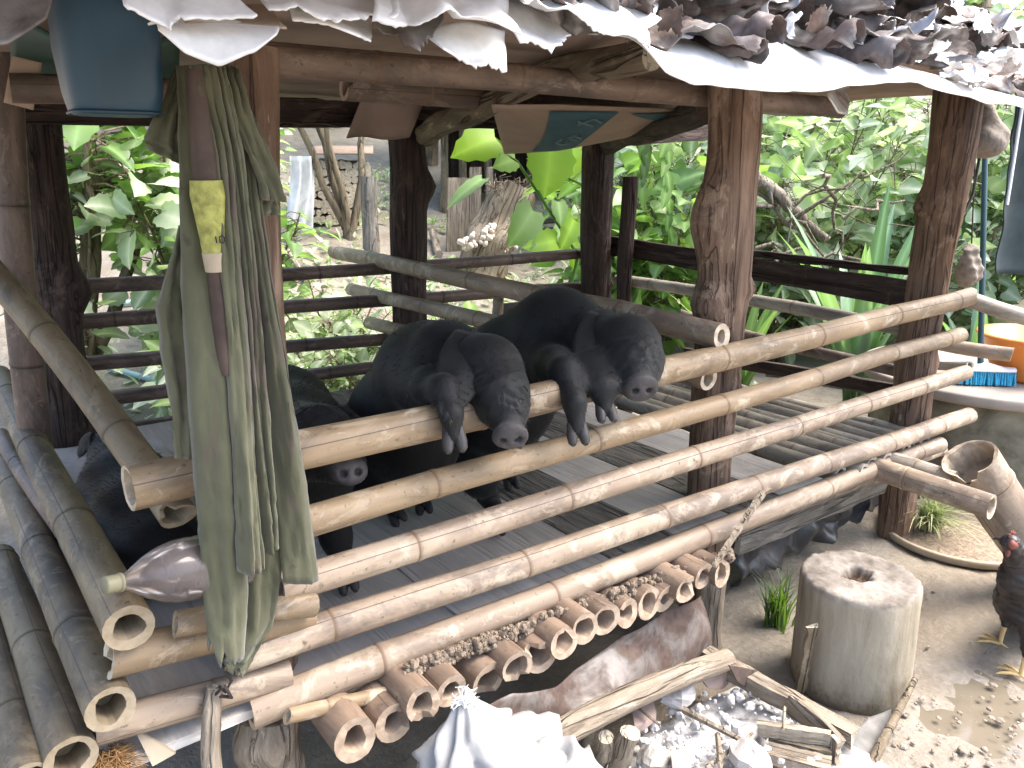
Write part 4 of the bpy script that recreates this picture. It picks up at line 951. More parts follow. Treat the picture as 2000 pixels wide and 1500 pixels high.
# ================================================================== UNDER AND IN FRONT
flap([ay(940, 1395, 1.24), ay(1000, 1352, 1.26), ay(1080, 1345, 1.28), ay(1160, 1290, 1.31), ay(1260, 1215, 1.34), ay(1372, 1165, 1.36)], [ay(985, 1475, 1.22), ay(1050, 1460, 1.22), ay(1130, 1420, 1.22), ay(1230, 1370, 1.24), ay(1320, 1325, 1.26), ay(1400, 1290, 1.28)],
     'tin_sheet', TIN_RED, nu=60, nv=14, amp=.05, freq=5, seed=31, jag=.02, label='long bent rusty tin sheet leaning under the joist ends', cat='tin sheet')
flap([ay(1205, 1330, 1.40), ay(1290, 1255, 1.42), ay(1390, 1170, 1.44)], [ay(1130, 1360, 1.36), ay(1230, 1300, 1.38), ay(1340, 1230, 1.40)], 'tin_strip', TIN_MID, nu=30, nv=8, amp=.015, freq=8, seed=33, label='grey curled tin strip behind the rusty sheet under the floor', cat='tin sheet')
flap([ay(1430, 1060, 1.56), ay(1560, 1000, 1.6), ay(1740, 935, 1.65)], [ay(1430, 1150, 1.54), ay(1520, 1110, 1.56), ay(1600, 1060, 1.58), ay(1730, 985, 1.62)], 'plastic_sheet', BLACKP, nu=40, nv=16, amp=.06, freq=8, seed=35, jag=.05, label='torn black plastic sheet hanging under the right floor edge', cat='plastic sheet')
board(ay(1440, 1060, 1.50), ay(1730, 940, 1.50), .10, .02, WOOD_GREY, Vector((0, 1, .2)), 151, 'plank', None, .02, 'grey plank under the lowest rail between the middle and right posts', 'plank')
log(ay(985, 1475, 1.20), ay(1418, 1282, 1.22), .034, .030, WOOD_PALE, 21, 'log', None, .1, label='smooth pale grey log edging the ash heap along the pen', cat='log')
board(az(1375, 1278, .13), az(1668, 1440, .10), .045, .045, WOOD_PALE, (0, 0, 1), 152, 'plank', None, .008, 'squared pale beam edging the ash heap beside the chopping block', 'plank')
def ash():
    A, B_ = .95, 1.78
    def fn(a, b):
        x = A+(B_-A)*a; y = .62+(1.24-.62)*b; e = max(0, math.sin(math.pi*min(.999, .02+.96*a)))**.22*max(0, math.sin(math.pi*min(.97, .1+b*.87)))**.22
        return Vector((x, y, -.01+.088*e + .022*noise.noise(Vector((x*9, y*9, 0)))*e + .012*noise.noise(Vector((x*30, y*30, 4)))*e))
    mb = MB(); mb.grid(fn, 80, 60); obj('ash_heap', mb, ASH, label='heap of pale ash and rubble inside the log and plank edging', cat='ash heap')
ash()
mb = MB(); rng = random.Random(14)
for i in range(330):
    u = rng.uniform(1230, 1600); v = rng.uniform(1310, 1500); p = az(u, v, .095)
    if 1.0 < p.x < 1.75 and .66 < p.y < 1.22: mb.blob(p, .003+.014*rng.random()**3, i, .5, 2, 6, 4, False)
obj('rubble', mb, ASH, kind='stuff', label='small pale rubble scattered over the ash', cat='rubble')
def chunk(u, v, z, r, mat, seed, name, label, cat, amp=.35, freq=1.3, smooth=False):
    mb = MB(); mb.blob(az(u, v, z), r, seed, amp, freq, 12, 8, smooth); return obj(name, mb, mat, label=label, cat=cat)
chunk(1325, 1352, .13, (.06, .045, .035), STONE, 3, 'stone', 'bright white stone on the ash below the log end', 'stone')
chunk(1465, 1480, .12, (.045, .05, .045), STONE, 5, 'stone', 'jagged white stone at the bottom edge in front of the broken crate', 'stone', .5)
chunk(1280, 1482, .10, (.045, .04, .03), GREYSTONE, 7, 'stone', 'grey speckled stone in the ash at the bottom edge', 'stone')
def shard(pts, name, mat, label, cat, th=.012, y=None, z=None, lean=.3):
    P = [az(u, v, z) if z is not None else ay(u, v, y) for u, v in pts]; n = len(P)
    nn = (P[1]-P[0]).cross(P[2]-P[0]).normalized(); 
    if nn.dot(EYE-P[0]) < 0: nn = -nn
    mb = MB(); mb.add(P+[p-nn*th for p in P], [tuple(range(n)), tuple(reversed(range(n, 2*n)))]+[(k, k+n, (k+1) % n+n, (k+1) % n) for k in range(n)], False)
    return obj(name, mb, mat, label=label, cat=cat)
shard([(1368, 1302), (1395, 1298), (1434, 1300), (1436, 1322), (1412, 1346), (1385, 1345), (1370, 1325)], 'tile_shard', TILE, 'flat pinkish tile shard propped at the top corner of the ash heap', 'tile', y=1.21)
shard([(1425, 1300), (1480, 1310), (1535, 1362), (1530, 1380), (1505, 1385), (1470, 1352), (1440, 1330)], 'tin_shard', TIN_RED, 'brownish flat metal shard along the squared beam', 'metal', .006, y=1.15)
shard([(1310, 1470), (1335, 1460), (1352, 1475), (1345, 1515), (1315, 1510)], 'brick_fragment', TILE, 'round-ended pink brick fragment in the ash at the bottom edge', 'brick', .03, z=.13)
shard([(1232, 1372), (1275, 1360), (1282, 1395), (1255, 1415), (1240, 1420)], 'brick_fragment', TILE, 'reddish brick fragment lying against the pale log', 'brick', .02, z=.13)
log(az(1175, 1500, .02), az(1187, 1440, .17), .019, .018, WOOD_PALE, 31, 'stake', None, .06, label='thin round cut stake at the bottom edge between sack and ash', cat='stake')
log(az(1205, 1530, .02), az(1232, 1425, .19), .026, .025, WOOD_PALE, 32, 'stake', None, .08, label='thicker round stake standing right beside the thin cut stake', cat='stake')
log(az(1150, 1470, .05), az(1165, 1415, .16), .022, .020, WOOD_PALE, 35, 'stake', None, .12, label='short dark knobby stake end under the pale log beside the sack', cat='stake')
def crate():
    t = thing('broken_crate', az(1570, 1470, .06), 'broken pale wooden crate corner lying on the ash edge', 'crate')
    board(az(1480, 1420, .13), az(1622, 1442, .13), .02, .035, WOOD_PALE, (0, 0, 1), 160, 'slat', t, .005); board(az(1500, 1470, .09), az(1622, 1500, .09), .05, .03, WOOD_PALE, (0, 0, 1), 161, 'slat', t, .005)
    board(az(1500, 1442, .10), az(1620, 1468, .10), .03, .02, WOOD_BARK, (0, 0, 1), 162, 'slat', t, .005); board(az(1538, 1372, .13), az(1640, 1462, .09), .015, .06, WOOD_PALE, (0, 0, 1), 163, 'rim', t, .004, bow=.01)
    board(az(1632, 1440, .14), az(1628, 1510, .05), .02, .02, WOOD_PALE, (1, 0, 0), 164, 'upright', t, .008)
crate()
for i, (a, b, z, r_, lb) in enumerate((((1232, 1370), (1290, 1418), .14, .005, 'thin pale splinter lying on the ash below the log'), ((1402, 1435), (1408, 1510), .12, .008, 'short upright white splinter at the bottom of the ash'), ((1335, 1385), (1448, 1445), .125, .010, 'long pale bark strip across the middle of the ash'), ((1532, 1382), (1530, 1425), .14, .005, 'small white stick beside the broken crate corner'), ((1380, 1500), (1470, 1432), .115, .006, 'slanting thin stick crossing the lower ash'))):
    mb = MB(); mb.sweep([az(*a, z), az(*b, z+.01)], [r_, r_*.7], 5, True, .3, i, False, cutcap=True); obj('splinter', mb, WOOD_PALE, label=lb, cat='stick')
def sack():
    t = thing('sack', ay(960, 1500, 1.10), 'white woven plastic sack tied at the neck in front of the joist ends', 'sack')
    k = ay(905, 1368, 1.13); b = ay(930, 1620, 1.05)
    def fn(a, q):
        th = a*2*math.pi; c = k.lerp(b, q)+Vector((.03*q, -.02*q, 0)); r_ = .016+.125*min(1, q*1.6)**1.1+.03*q*(math.cos(th)+1)
        fold = (1-q*.8)*.20*math.sin(th*7+2*noise.noise(Vector((q*3, 0, 0))))+.20*noise.noise(Vector((math.cos(th)*2, math.sin(th)*2, q*4)))+.30*(ridged(Vector((math.cos(th)*1.8+q*2, math.sin(th)*1.8, q*3.5)))-.5)*min(1, q*4)+.10*(ridged(Vector((math.cos(th)*4+q*5, math.sin(th)*4, q*7)))-.5)*min(1, q*4)
        return c + Vector((math.cos(th)*r_*(1+fold), math.sin(th)*r_*.75*(1+fold), .02*math.sin(th*3)*q))
    mb = MB(); mb.grid(fn, 73, 40); obj('body', mb, SACK, t)
    mt = MB(); rng = random.Random(3)
    for i in range(60):
        d = Vector((rng.uniform(-1, 1), rng.uniform(-.8, .3), rng.uniform(-.2, .8))).normalized(); e = k+d*rng.uniform(.012, .034); mt.sweep([k+rv(rng)*.008, k+d*.010+rv(rng)*.005, e, e+rv(rng)*.014], [.0022, .002, .0014, .0006], 4, False)
    obj('frayed_tie', mt, FRINGE, t)
    Tp = [ay(975, 1445, 1.10), ay(1040, 1440, 1.07), ay(1110, 1432, 1.04), ay(1150, 1462, 1.02)]; Bp = [ay(960, 1560, 1.0), ay(1050, 1570, .98), ay(1120, 1565, .97), ay(1195, 1560, .96)]
    def f2(a, q):
        p = lerp_poly(Tp, a).lerp(lerp_poly(Bp, a), q); return p+Vector((0, -.02*math.sin(math.pi*q), .02*noise.noise(Vector((a*5, q*3, 1)))+.02*(ridged(Vector((a*4+q*2, q*2, 6)))-.5)))
    m2 = MB(); m2.grid(f2, 30, 14); obj('flap', m2, SACK, t, solid=.003)
sack()
# chopping block
def stump():
    g = az(1648, 1392, .0); dirv = Vector((g.x, g.y, 0)).normalized(); c = g+dirv*.168; zt = ay(1675, 1128, c.y).z; H = zt
    ho = ay(1685, 1118, c.y); hx = az(1672, 1120, H); R0 = .168; SG = 96; vs = []; cut = []; pit = []
    prof = [(0, .94), (.02, .99), (.06, 1.0), (.3, 1.0), (.6, .99), (.85, .98), (.94, .985), (.985, .97)]
    for i, (t, rr) in enumerate(prof):
        for k in range(SG):
            a = 2*math.pi*k/SG; n = noise.noise(Vector((math.cos(a)*1.5, math.sin(a)*1.5, t*.5))); n2 = noise.noise(Vector((math.cos(a)*14, math.sin(a)*14, t*.6)))
            r_ = R0*rr*(1+.05*n+.012*n2); z = H*t
            if i == len(prof)-1: z += .008*n2
            if i == 0: z = -.02
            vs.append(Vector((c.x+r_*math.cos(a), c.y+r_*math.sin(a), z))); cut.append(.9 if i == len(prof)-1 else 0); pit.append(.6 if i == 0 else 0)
    n = len(prof); fs = [(i*SG+k, i*SG+(k+1) % SG, (i+1)*SG+(k+1) % SG, (i+1)*SG+k) for i in range(n-1) for k in range(SG)]; last = vs[-SG:]; NR = 22
    for j in range(1, NR):
        q = 1-j/NR
        for k in range(SG):
            p = c.lerp(Vector((last[k].x, last[k].y, c.z)), q); d = (Vector((p.x, p.y, 0))-Vector((hx.x, hx.y, 0))); an = math.atan2(d.y, d.x)
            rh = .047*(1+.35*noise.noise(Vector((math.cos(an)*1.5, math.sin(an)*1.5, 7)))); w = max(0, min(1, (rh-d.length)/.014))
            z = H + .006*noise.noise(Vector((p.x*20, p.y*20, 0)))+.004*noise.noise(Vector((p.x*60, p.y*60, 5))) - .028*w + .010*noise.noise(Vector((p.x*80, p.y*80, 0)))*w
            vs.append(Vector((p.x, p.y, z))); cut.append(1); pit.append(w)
    for i in range(NR-1): fs += [((n-1+i)*SG+k, (n-1+i)*SG+(k+1) % SG, (n+i)*SG+(k+1) % SG, (n+i)*SG+k) for k in range(SG)]
    fs.append(tuple((n+NR-2)*SG+k for k in range(SG)))
    mb = MB(); mb.add(vs, fs, True, cut=cut, pit=pit); obj('tree_stump', mb, STUMP, W=Matrix.Translation((c.x, c.y, 0)), label='big round barkless chopping block with a hollow in its top', cat='tree stump')
    return c, H
STC, STH = stump()
board(az(1562, 1352, .02), ay(1588, 1222, 1.04), .025, .012, WOOD_BARK, (-.6, -.8, 0), 170, 'split_stick', None, .012, 'split brown stick leaning upright against the chopping block', 'stick')
mb = MB(); A_ = az(1700, 1495, .03); B2 = az(1788, 1325, .10); mb.sweep([A_, A_.lerp(B2, .35)+Vector((0, 0, .006)), A_.lerp(B2, .7), B2], [.013, .012, .011, .008], 8, True, .3, 5); mb.sweep([A_.lerp(B2, .75), A_.lerp(B2, .78)+Vector((-.012, 0, .02))], [.008, .003], 6)
obj('branch', mb, WOOD_BARK, label='dead grey branch lying in front of the chopping block', cat='branch')
flap([az(1655, 1440, .06), az(1700, 1400, .06), az(1740, 1385, .05)], [az(1640, 1500, .03), az(1700, 1490, .02), az(1745, 1440, .02)], 'plastic_bag', BAG, nu=20, nv=10, amp=.006, freq=14, seed=44, label='dirty grey plastic scrap on the mud beside the dead branch', cat='plastic')
def tuft(base, n, L, mat, label, seed, w=.006, spread=.6, name='grass_tuft', bias=(0, 0), cat='grass'):
    rng = random.Random(seed); mb = MB(); base = Vector(base)
    for i in range(n):
        a = rng.uniform(0, 6.28); l = L*rng.uniform(.5, 1.1); b = base+Vector((rng.gauss(0, .02), rng.gauss(0, .02), 0)); o = Vector((math.cos(a)+bias[0], math.sin(a)+bias[1], 0))*spread*rng.uniform(.3, 1)
        pts = [b+o*l*t*t*1.0+Vector((0, 0, l*(t-.42*t*t*min(1.6, o.length*1.4)))) for t in (0, .25, .5, .75, 1)]; sd_ = Vector((-o.y, o.x, 0)).normalized() if o.length > 0 else Vector((1, 0, 0))
        vs = []; 
        for k, p in enumerate(pts): ww = w*(1, 1, .85, .55, .05)[k]; vs += [p-sd_*ww*.5, p+Vector((0, 0, ww*.2)), p+sd_*ww*.5]
        mb.add(vs, [(3*k+j, 3*k+j+1, 3*k+j+4, 3*k+j+3) for k in range(4) for j in (0, 1)], True, rnd=rng.random(), rib=0.0)
    return obj(name, mb, mat, label=label, cat=cat)
tuft(ag(1515, 1225), 90, .26, LEAF_DARK, 'dark green grass tuft growing left of the chopping block', 3, .007, .55)
# soil ring with pale grass
def ring():
    c = az(1872, 1040, .02); mb = MB(); prof = [(.285, 0), (.305, .01), (.312, .035), (.300, .042), (.288, .034), (.284, .012)]; mb.lathe(prof, (c.x, c.y, 0), Vector((0, 0, 1)), 64)
    t = thing('planter_ring', (c.x, c.y, 0), 'low pale round rim filled with soil behind the chopping block', 'planter'); obj('rim', mb, LABELP, t)
    m2 = MB(); m2.lathe([(.287, .02), (.2, .03), (.1, .034), (.001, .036)], (c.x, c.y, 0), Vector((0, 0, 1)), 48); obj('soil', m2, MUD, t); return c
RC = ring()
tuft(az(1812, 1030, .04), 170, .24, LEAF_DRY, 'pale bleached grass clump growing in the soil ring', 5, .008, 1.0, bias=(-.2, -.6))
# giant cane lying on the right
GP = bamboo(ay(1893, 893, 1.12), ay(2075, 1150, .90), .088, B_PINK, 180, 'bamboo_culm', None, step=.5, wall=.83, jag=.008, seg=30, chip=1, label='thick hollow bamboo trunk with a broken rim leaning at the right edge', cat='bamboo')
# ------------------------------------------------------------------ the hen
def hen():
    t = thing('hen', az(1965, 1275, 0), 'black hen with reddish face standing at the right edge', 'hen'); f1 = az(1952, 1262, .0); f2 = az(1992, 1325, .0); d0 = (f1.lerp(f2, .5)).y
    H = ay(1973, 1058, .83); N1 = ay(1985, 1085, .83); N2 = ay(1985, 1130, .83); Bc = ay(2035, 1180, .83); T1 = ay(2150, 1120, .83); br = ay(1995, 1175, .83)
    tp = lambda v: (v.x, v.y, v.z)
    P_ = ((tp(H), .024), (tp(N1), .026), (tp(N2), .045), (tp(br), .066))
    def fn(P):
        d = chain(P, P_, .03); d = smin(d, cone(P, tp(br), tp(Bc), .068, .085), .04); d = smin(d, cone(P, tp(Bc), tp(ay(2110, 1160, .83)), .085, .045), .04); d = smin(d, cone(P, tp(ay(2100, 1150, .83)), tp(T1), .04, .02), .03)
        for f in (f1, f2): d = smin(d, cone(P, (f.x+.05, f.y+.01, .15), (f.x+.02, f.y, .075), .04, .016), .02)
        return d + .0035*np.sin(P[..., 0]*190+3*np.sin(P[..., 2]*60))*np.sin(P[..., 2]*150)
    lo = (H.x-.12, .83-.2, .03); hi = (T1.x+.1, .83+.25, H.z+.1)
    bd = sdf_obj('body', fn, lo, hi, .006, FEATHER, t, loc=Vector((Bc.x, Bc.y, .05)))
    fw = Vector((-.80, .35, 0)).normalized(); fw = (az(1920, 1250, 0)-f1).normalized()
    for f in (f1, f2):
        mb = MB(); mb.sweep([f+Vector((.02, 0, .085)), f+Vector((.005, 0, .045)), f+Vector((0, 0, .012))], [.009, .007, .007], 8)
        sd_ = fw.cross(Vector((0, 0, 1)))
        for q in (-.55, 0, .55):
            d = (fw*math.cos(q)+sd_*math.sin(q)); a = f+Vector((0, 0, .010)); mb.sweep([a, a+d*.03+Vector((0, 0, .004)), a+d*.055, a+d*.066+Vector((0, 0, -.004))], [.006, .0055, .0045, .0015], 7)
        mb.sweep([f+Vector((0, 0, .012)), f-fw*.025+Vector((0, 0, .004))], [.005, .002], 6); obj('leg', mb, LEGY, t)
    mb = MB(); mb.blob(H-Vector((.012, .012, 0)), (.015, .013, .015), 2, .3, 3); 
    for i in range(5): mb.blob(H+Vector((.012*(i-1.5)*.8, 0, .024+.006*math.sin(i*1.2))), (.004, .003, .007), i, .2, 3, 8, 6)
    mb.blob(H+Vector((-.018, -.006, -.028)), (.006, .006, .013), 4, .2); obj('comb', mb, COMB, t)
    fc = fw; mb = MB(); mb.sweep([H+fc*.02, H+fc*.036+Vector((0, 0, -.002)), H+fc*.045+Vector((0, 0, -.008))], [.008, .005, .001], 8); obj('beak', mb, HOOF, t)
    mb = MB(); mb.blob(H+Vector((-.006, -.023, .006)), .0042, 1, 0, 1, 8, 6); obj('eye', mb, EYE_M, t)
hen()
# ================================================================== RIGHT SIDE: WELL, BASIN, BRUSH, HANGING THINGS
def well():
    zt = .55; f = az(1930, 775, zt); d = Vector((f.x, f.y, 0)).normalized(); c = Vector((f.x, f.y, 0))+d*.58; t = thing('concrete_well', c, 'mossy round concrete well ring with a flat lid behind the right post', 'well')
    mb = MB(); mb.lathe([(.53, -.05), (.53, .2), (.525, zt-.05)], c, Vector((0, 0, 1)), 64); obj('wall', mb, CONC, t)
    m2 = MB(); m2.lathe([(.52, zt-.05), (.585, zt-.052), (.60, zt-.04), (.60, zt-.008), (.59, zt), (.3, zt+.002), (.001, zt+.002)], c, Vector((0, 0, 1)), 64); obj('lid', m2, CONC_TOP, t); return c, zt
WC, WZ = well()
def basin():
    c = az(2010, 735, WZ+.01); c.z = WZ; t = thing('basin', c, 'orange plastic basin standing on the concrete well', 'basin'); q = Matrix.Rotation(0, 3, 'X')
    s_ = .95; mb = MB(); mb.lathe([(.001, .004), (.15*s_, .004), (.165*s_, .02), (.235*s_, .20), (.25*s_, .205), (.255*s_, .20), (.258*s_, .208), (.25*s_, .216), (.23*s_, .212), (.16*s_, .03), (.001, .014)], c, Vector((0, 0, 1)), 56); obj('bowl', mb, ORANGE, t)
basin()
def brush():
    a = az(1862, 748, WZ+.004); b = az(1977, 752, WZ+.004); t = thing('deck_brush', a.lerp(b, .5), 'white deck brush with blue bristles and a long dark handle standing on the well', 'brush'); ax_ = (b-a).normalized(); fr = Vector((ax_.y, -ax_.x, 0)); up = Vector((0, 0, 1)); L = (b-a).length
    def fn(u, v):
        th = v*2*math.pi; e = abs(2*u-1); w = .032*(1-.35*e**6); h = .013+.022*max(0, 1-e*1.5); p = a+ax_*(L*u)+up*.068
        return p+fr*(w*math.cos(th))+up*((h if math.sin(th) > 0 else .010)*math.sin(th))
    mb = MB(); mb.grid(fn, 30, 17); obj('head', mb, WHITEP, t)
    m2 = MB(); rng = random.Random(2)
    for i in range(24):
        for j in range(5):
            p = a+ax_*(L*(.03+.94*i/23))+fr*(-.024+.012*j)+up*.062; e = p-up*.058+ax_*rng.uniform(-.006, .006)+fr*(.008*(j-2)/2+rng.uniform(-.004, .004)); m2.sweep([p, e], [.0045, .006], 5)
    obj('bristles', m2, BRISTLE, t)
    m3 = MB(); top = ay(1925, 255, 1.75); m3.sweep([a.lerp(b, .42)+up*.07, top], [.013, .012], 12); obj('handle', m3, POLEM, t)
brush()
bamboo(ay(1886, 583, 1.52), ay(2100, 640, 1.18), .033, B_GREY, 190, 'bamboo_pole', None, step=.5, label='weathered bamboo pole reaching out right from the top of the right post', cat='bamboo pole')
bamboo(ay(1977, 692, 1.36), ay(1780, 660, 1.72), .031, B_PINK, 191, 'bamboo_pole', None, step=.5, label='short bamboo pole with a cut end poking out in front of the orange basin', cat='bamboo pole')
bamboo(ay(1895, 715, 1.46), ay(1740, 705, 1.85), .02, B_GREY, 192, 'bamboo_pole', None, label='thin bamboo length under the short pole behind the right post', cat='bamboo pole')
def pouch():
    c = ay(1925, 262, 1.56)
    def fn(P):
        d = cone(P, (c.x-.03, c.y, c.z+.09), (c.x, c.y, c.z), .035, .075); d = smin(d, ell(P, (c.x+.02, c.y, c.z-.035), (.10, .07, .055)), .04)
        return d + .006*np.sin(P[..., 0]*60+P[..., 2]*20)*np.sin(P[..., 2]*45)
    lo = (c.x-.18, c.y-.16, c.z-.16); hi = (c.x+.2, c.y+.16, c.z+.17); sdf_obj('cloth_pouch', fn, lo, hi, .007, RAG, None, label='bulging grey brown cloth bundle hanging beside the top of the right post', cat='bundle')
pouch()
def rag():
    c = ay(1893, 525, 1.58)
    def fn(P):
        d = ell(P, (c.x, c.y, c.z-.015), (.05, .05, .06)); d = smin(d, cone(P, (c.x-.01, c.y, c.z+.0), (c.x-.02, c.y, c.z+.075), .04, .03), .02)
        return d + .006*np.sin(P[..., 0]*110+P[..., 2]*30)+.003*np.sin(P[..., 2]*160)
    sdf_obj('rag', fn, (c.x-.11, c.y-.11, c.z-.12), (c.x+.11, c.y+.11, c.z+.14), .006, RAG, None, label='crumpled grey rag tied round the brush handle above the rail', cat='rag')
rag()
def hang(L, R_, y, mat, label, name='cloth', seed=0):
    Lp = [ay(u, v, y) for u, v in L]; Rp = [ay(u, v, y) for u, v in R_]
    mb = MB(); mb.grid(lambda a, b: lerp_poly(Lp, b).lerp(lerp_poly(Rp, b), a)+Vector((0, .025*math.sin(a*11+seed)+.01*noise.noise(Vector((a*3, b*6, seed))), 0)), 30, 30); obj(name, mb, mat, label=label, cat='cloth', solid=.004)
hang([(1990, 190), (1968, 350), (1945, 535)], [(2120, 190), (2110, 350), (2100, 540)], 1.15, DARKCLOTH, 'dark blue-black cloth hanging at the far right edge')
mb = MB(); mb.sweep([ay(1998, 195, 1.17), ay(1966, 400, 1.17)], .006, 6); obj('cord', mb, WHITEP, label='thin pale cord hanging along the dark cloth at the right', cat='cord')
mb = MB(); mb.sweep([ay(1916, 290, 1.6), ay(1900, 380, 1.6), ay(1876, 430, 1.6)], .006, 6); mb.sweep([ay(1905, 300, 1.6), ay(1897, 490, 1.6)], .003, 6); obj('strap', mb, ROPE, label='dark strap dangling between the right post and the brush handle', cat='strap')

# ================================================================== YARD BEHIND: FENCE, HUT, STUMP, LOGS, TREES
def fence():
    base = ag(905, 490); y = base.y; t = thing('plank_fence', base, 'pale upright plank fence piece beside the dark hut opening', 'fence'); rng = random.Random(2)
    for i, (u, w) in enumerate(((884, 32), (905, 16), (925, 26), (953, 14))):
        a = ay(u, 500, y+.02*i); b = ay(u+4, 335+rng.uniform(-10, 14), y+.02*i); board(a-Vector((0, 0, .2)), b, w/F_PX*a.length, .02, WOOD_PALE, (0, 1, 0), 200+i, 'plank', t, .01)
    return y
FY = fence()
def hut():
    y = FY+1.4; c = ay(960, 330, y); t = thing('hut', (c.x, c.y, terrain(c.x, c.y)), 'dark open wooden hut behind the tall stump and vine leaves', 'hut'); s_ = c.length/F_PX
    W_ = lambda u, v, yy=y: ay(u, v, yy)
    mb = MB(); a = W_(868, 560); b = W_(1095, 220); mb.grid(lambda p, q: W_(865+235*p, 560-350*q, y+.7), 2, 2, False); mb.grid(lambda p, q: W_(865, 560-350*q, y).lerp(W_(865, 560-350*q, y+.7), p), 2, 2, False); mb.grid(lambda p, q: W_(1098, 560-350*q, y).lerp(W_(1098, 560-350*q, y+.7), p), 2, 2, False)
    obj('wall', mb, WOOD_DARK, t, solid=.03)
    for u in (868, 905, 955, 1098): log(W_(u, 520), W_(u-2, 215), .05, .05, WOOD_BARK, u, 'post', t, .2)
    m2 = MB(); m2.grid(lambda p, q: W_(820+330*p, 225-40*q, y-.4+1.6*q), 12, 4); obj('roof', m2, TIN_MID, t, solid=.02)
    log(W_(1035, 480), W_(1035, 215), .04, .04, WOOD_BARK, 77, 'post', t, .2)
hut()
def old_stump():
    y = FY-.7; A = ay(915, 520, y); B_ = ay(1000, 372, y+.1); t = thing('old_stump', A, 'leaning rotten tree stump dotted with pale fungus behind the pen', 'tree stump')
    log(A-Vector((0, 0, .3)), B_, .27, .24, WOOD_BARK, 51, 'trunk', t, .35, knots=((.2, (-1, -.3, 0), .12, .2),), sway=.05); m = MB(); rng = random.Random(6)
    for (u, v) in ((905, 470), (912, 480), (948, 455), (958, 445), (985, 485), (925, 475), (955, 462), (918, 462), (1000, 480), (990, 470), (945, 470)):
        for q in range(6): m.blob(ay(u+rng.uniform(-7, 7), v+rng.uniform(-7, 7), y-.20+rng.uniform(-.03, .03)), rng.uniform(.015, .035), q, .3, 3, 7, 5)
    obj('fungus', m, FUNGUS, t, kind='stuff')
    m = MB(); 
    for i in range(60):
        p = ay(rng.uniform(960, 1040), rng.uniform(352, 378), y+rng.uniform(-.1, .2)); m.sweep([p, p+rv(rng)*.09, p+rv(rng)*.12], [.008, .006, .003], 5)
    obj('litter', m, WOOD_BARK, t)
old_stump()
def firewood():
    y = FY+1.0; t = thing('firewood_stack', ag(670, 470), 'stack of split firewood behind the thin trees', 'firewood'); rng = random.Random(12); k = 0
    for j in range(8):
        for i in range(10):
            p = ay(612+i*11.5+rng.uniform(-3, 3), 428-j*15+rng.uniform(-3, 3), y); log(p, p+Vector((rng.uniform(-.05, .05), .45, rng.uniform(-.03, .03))), .045+rng.uniform(-.01, .012), .045, WOOD_PALE if rng.random() < .5 else WOOD_BARK, k, 'billet', t, .2, seg=9, n=3); k += 1
    mb = MB(); mb.grid(lambda a, b: ay(604+125*a, 300-14*b, y-.1+.7*b), 8, 4); obj('cover', mb, CARD, t, solid=.02)
firewood()
mb = MB(); yy = FY+.6; mb.grid(lambda a, b: ay(566+46*a+4*math.sin(b*5), 305+150*b, yy)+Vector((0, .05*math.sin(a*14+b*3), 0)), 18, 16); obj('white_tarp', mb, TARP_W, label='crumpled white tarp draped upright beside the firewood', cat='tarp', solid=.006)
log(ag(722, 500)-Vector((0, 0, .1)), ay(722, 345, ag(722, 500).y), .09, .08, WOOD_GREY, 61, 'stake', None, .1, label='weathered grey post standing left of the tall back post', cat='post')
for i, (a, b, r_, lb) in enumerate((((105, 415), (262, 432), .055, 'topmost long brown log on the pale dirt slope'), ((108, 440), (250, 410), .05, 'crossed brown log on the dirt slope behind the shrub'), ((170, 452), (275, 420), .06, 'thick slanting log lowest on the dirt slope'), ((180, 480), (215, 425), .045, 'short log leaning on the slope logs'), ((560, 490), (600, 560), .03, 'thin pale stick leaning behind the left front post'), ((860, 505), (845, 470), .045, 'white cut log behind the tall back post'))):
    p = ag(*a); q = ag(*b); log(p+Vector((0, 0, r_)), q+Vector((0, 0, r_*2)), r_, r_*.8, WOOD_BARK if i < 4 else WOOD_PALE, 300+i, 'log', None, .15, seg=10, n=10, label=lb, cat='log', group='logs lying in the yard')
mb = MB(); mb.sweep([ag(215, 727)+Vector((0, 0, .03)), ag(345, 762)+Vector((0, 0, .03))], .02, 8); obj('pipe', mb, BLUEPIPE, label='pale blue pipe lying on the ground behind the back rails', cat='pipe')
mb = MB(); mb.sweep([ag(220, 605)+Vector((0, 0, .04)), ag(310, 595)+Vector((0, 0, .05))], .02, 8); obj('pipe', mb, BLUEPIPE, label='short pale pipe on the ground above the blue pipe', cat='pipe')
mb = MB(); mb.box(ay(1010, 606, 3.9), (.22, .02, .10), jit=.005); obj('board', mb, BLACKP, label='small dark board with pale edge behind the partition rails', cat='board')
log(ay(965, 650, 3.75), ay(978, 560, 3.75), .035, .03, WOOD_PALE, 66, 'stake', None, .1, label='short pale stake standing just behind the back rails', cat='stake')
for i, (a, b) in enumerate((((1040, 430), (1110, 425)), ((1045, 455), (1120, 450)), ((1035, 480), (1105, 476)))):
    p = ay(*a, FY+.2); q = ay(*b, FY+.2); log(p, q, .06, .055, WOOD_GREY, 320+i, 'log', None, .1, seg=10, n=6, label=('uppermost', 'middle', 'lowest')[i]+' of the three grey logs stacked right of the rotten stump', cat='log', group='grey logs by the stump')

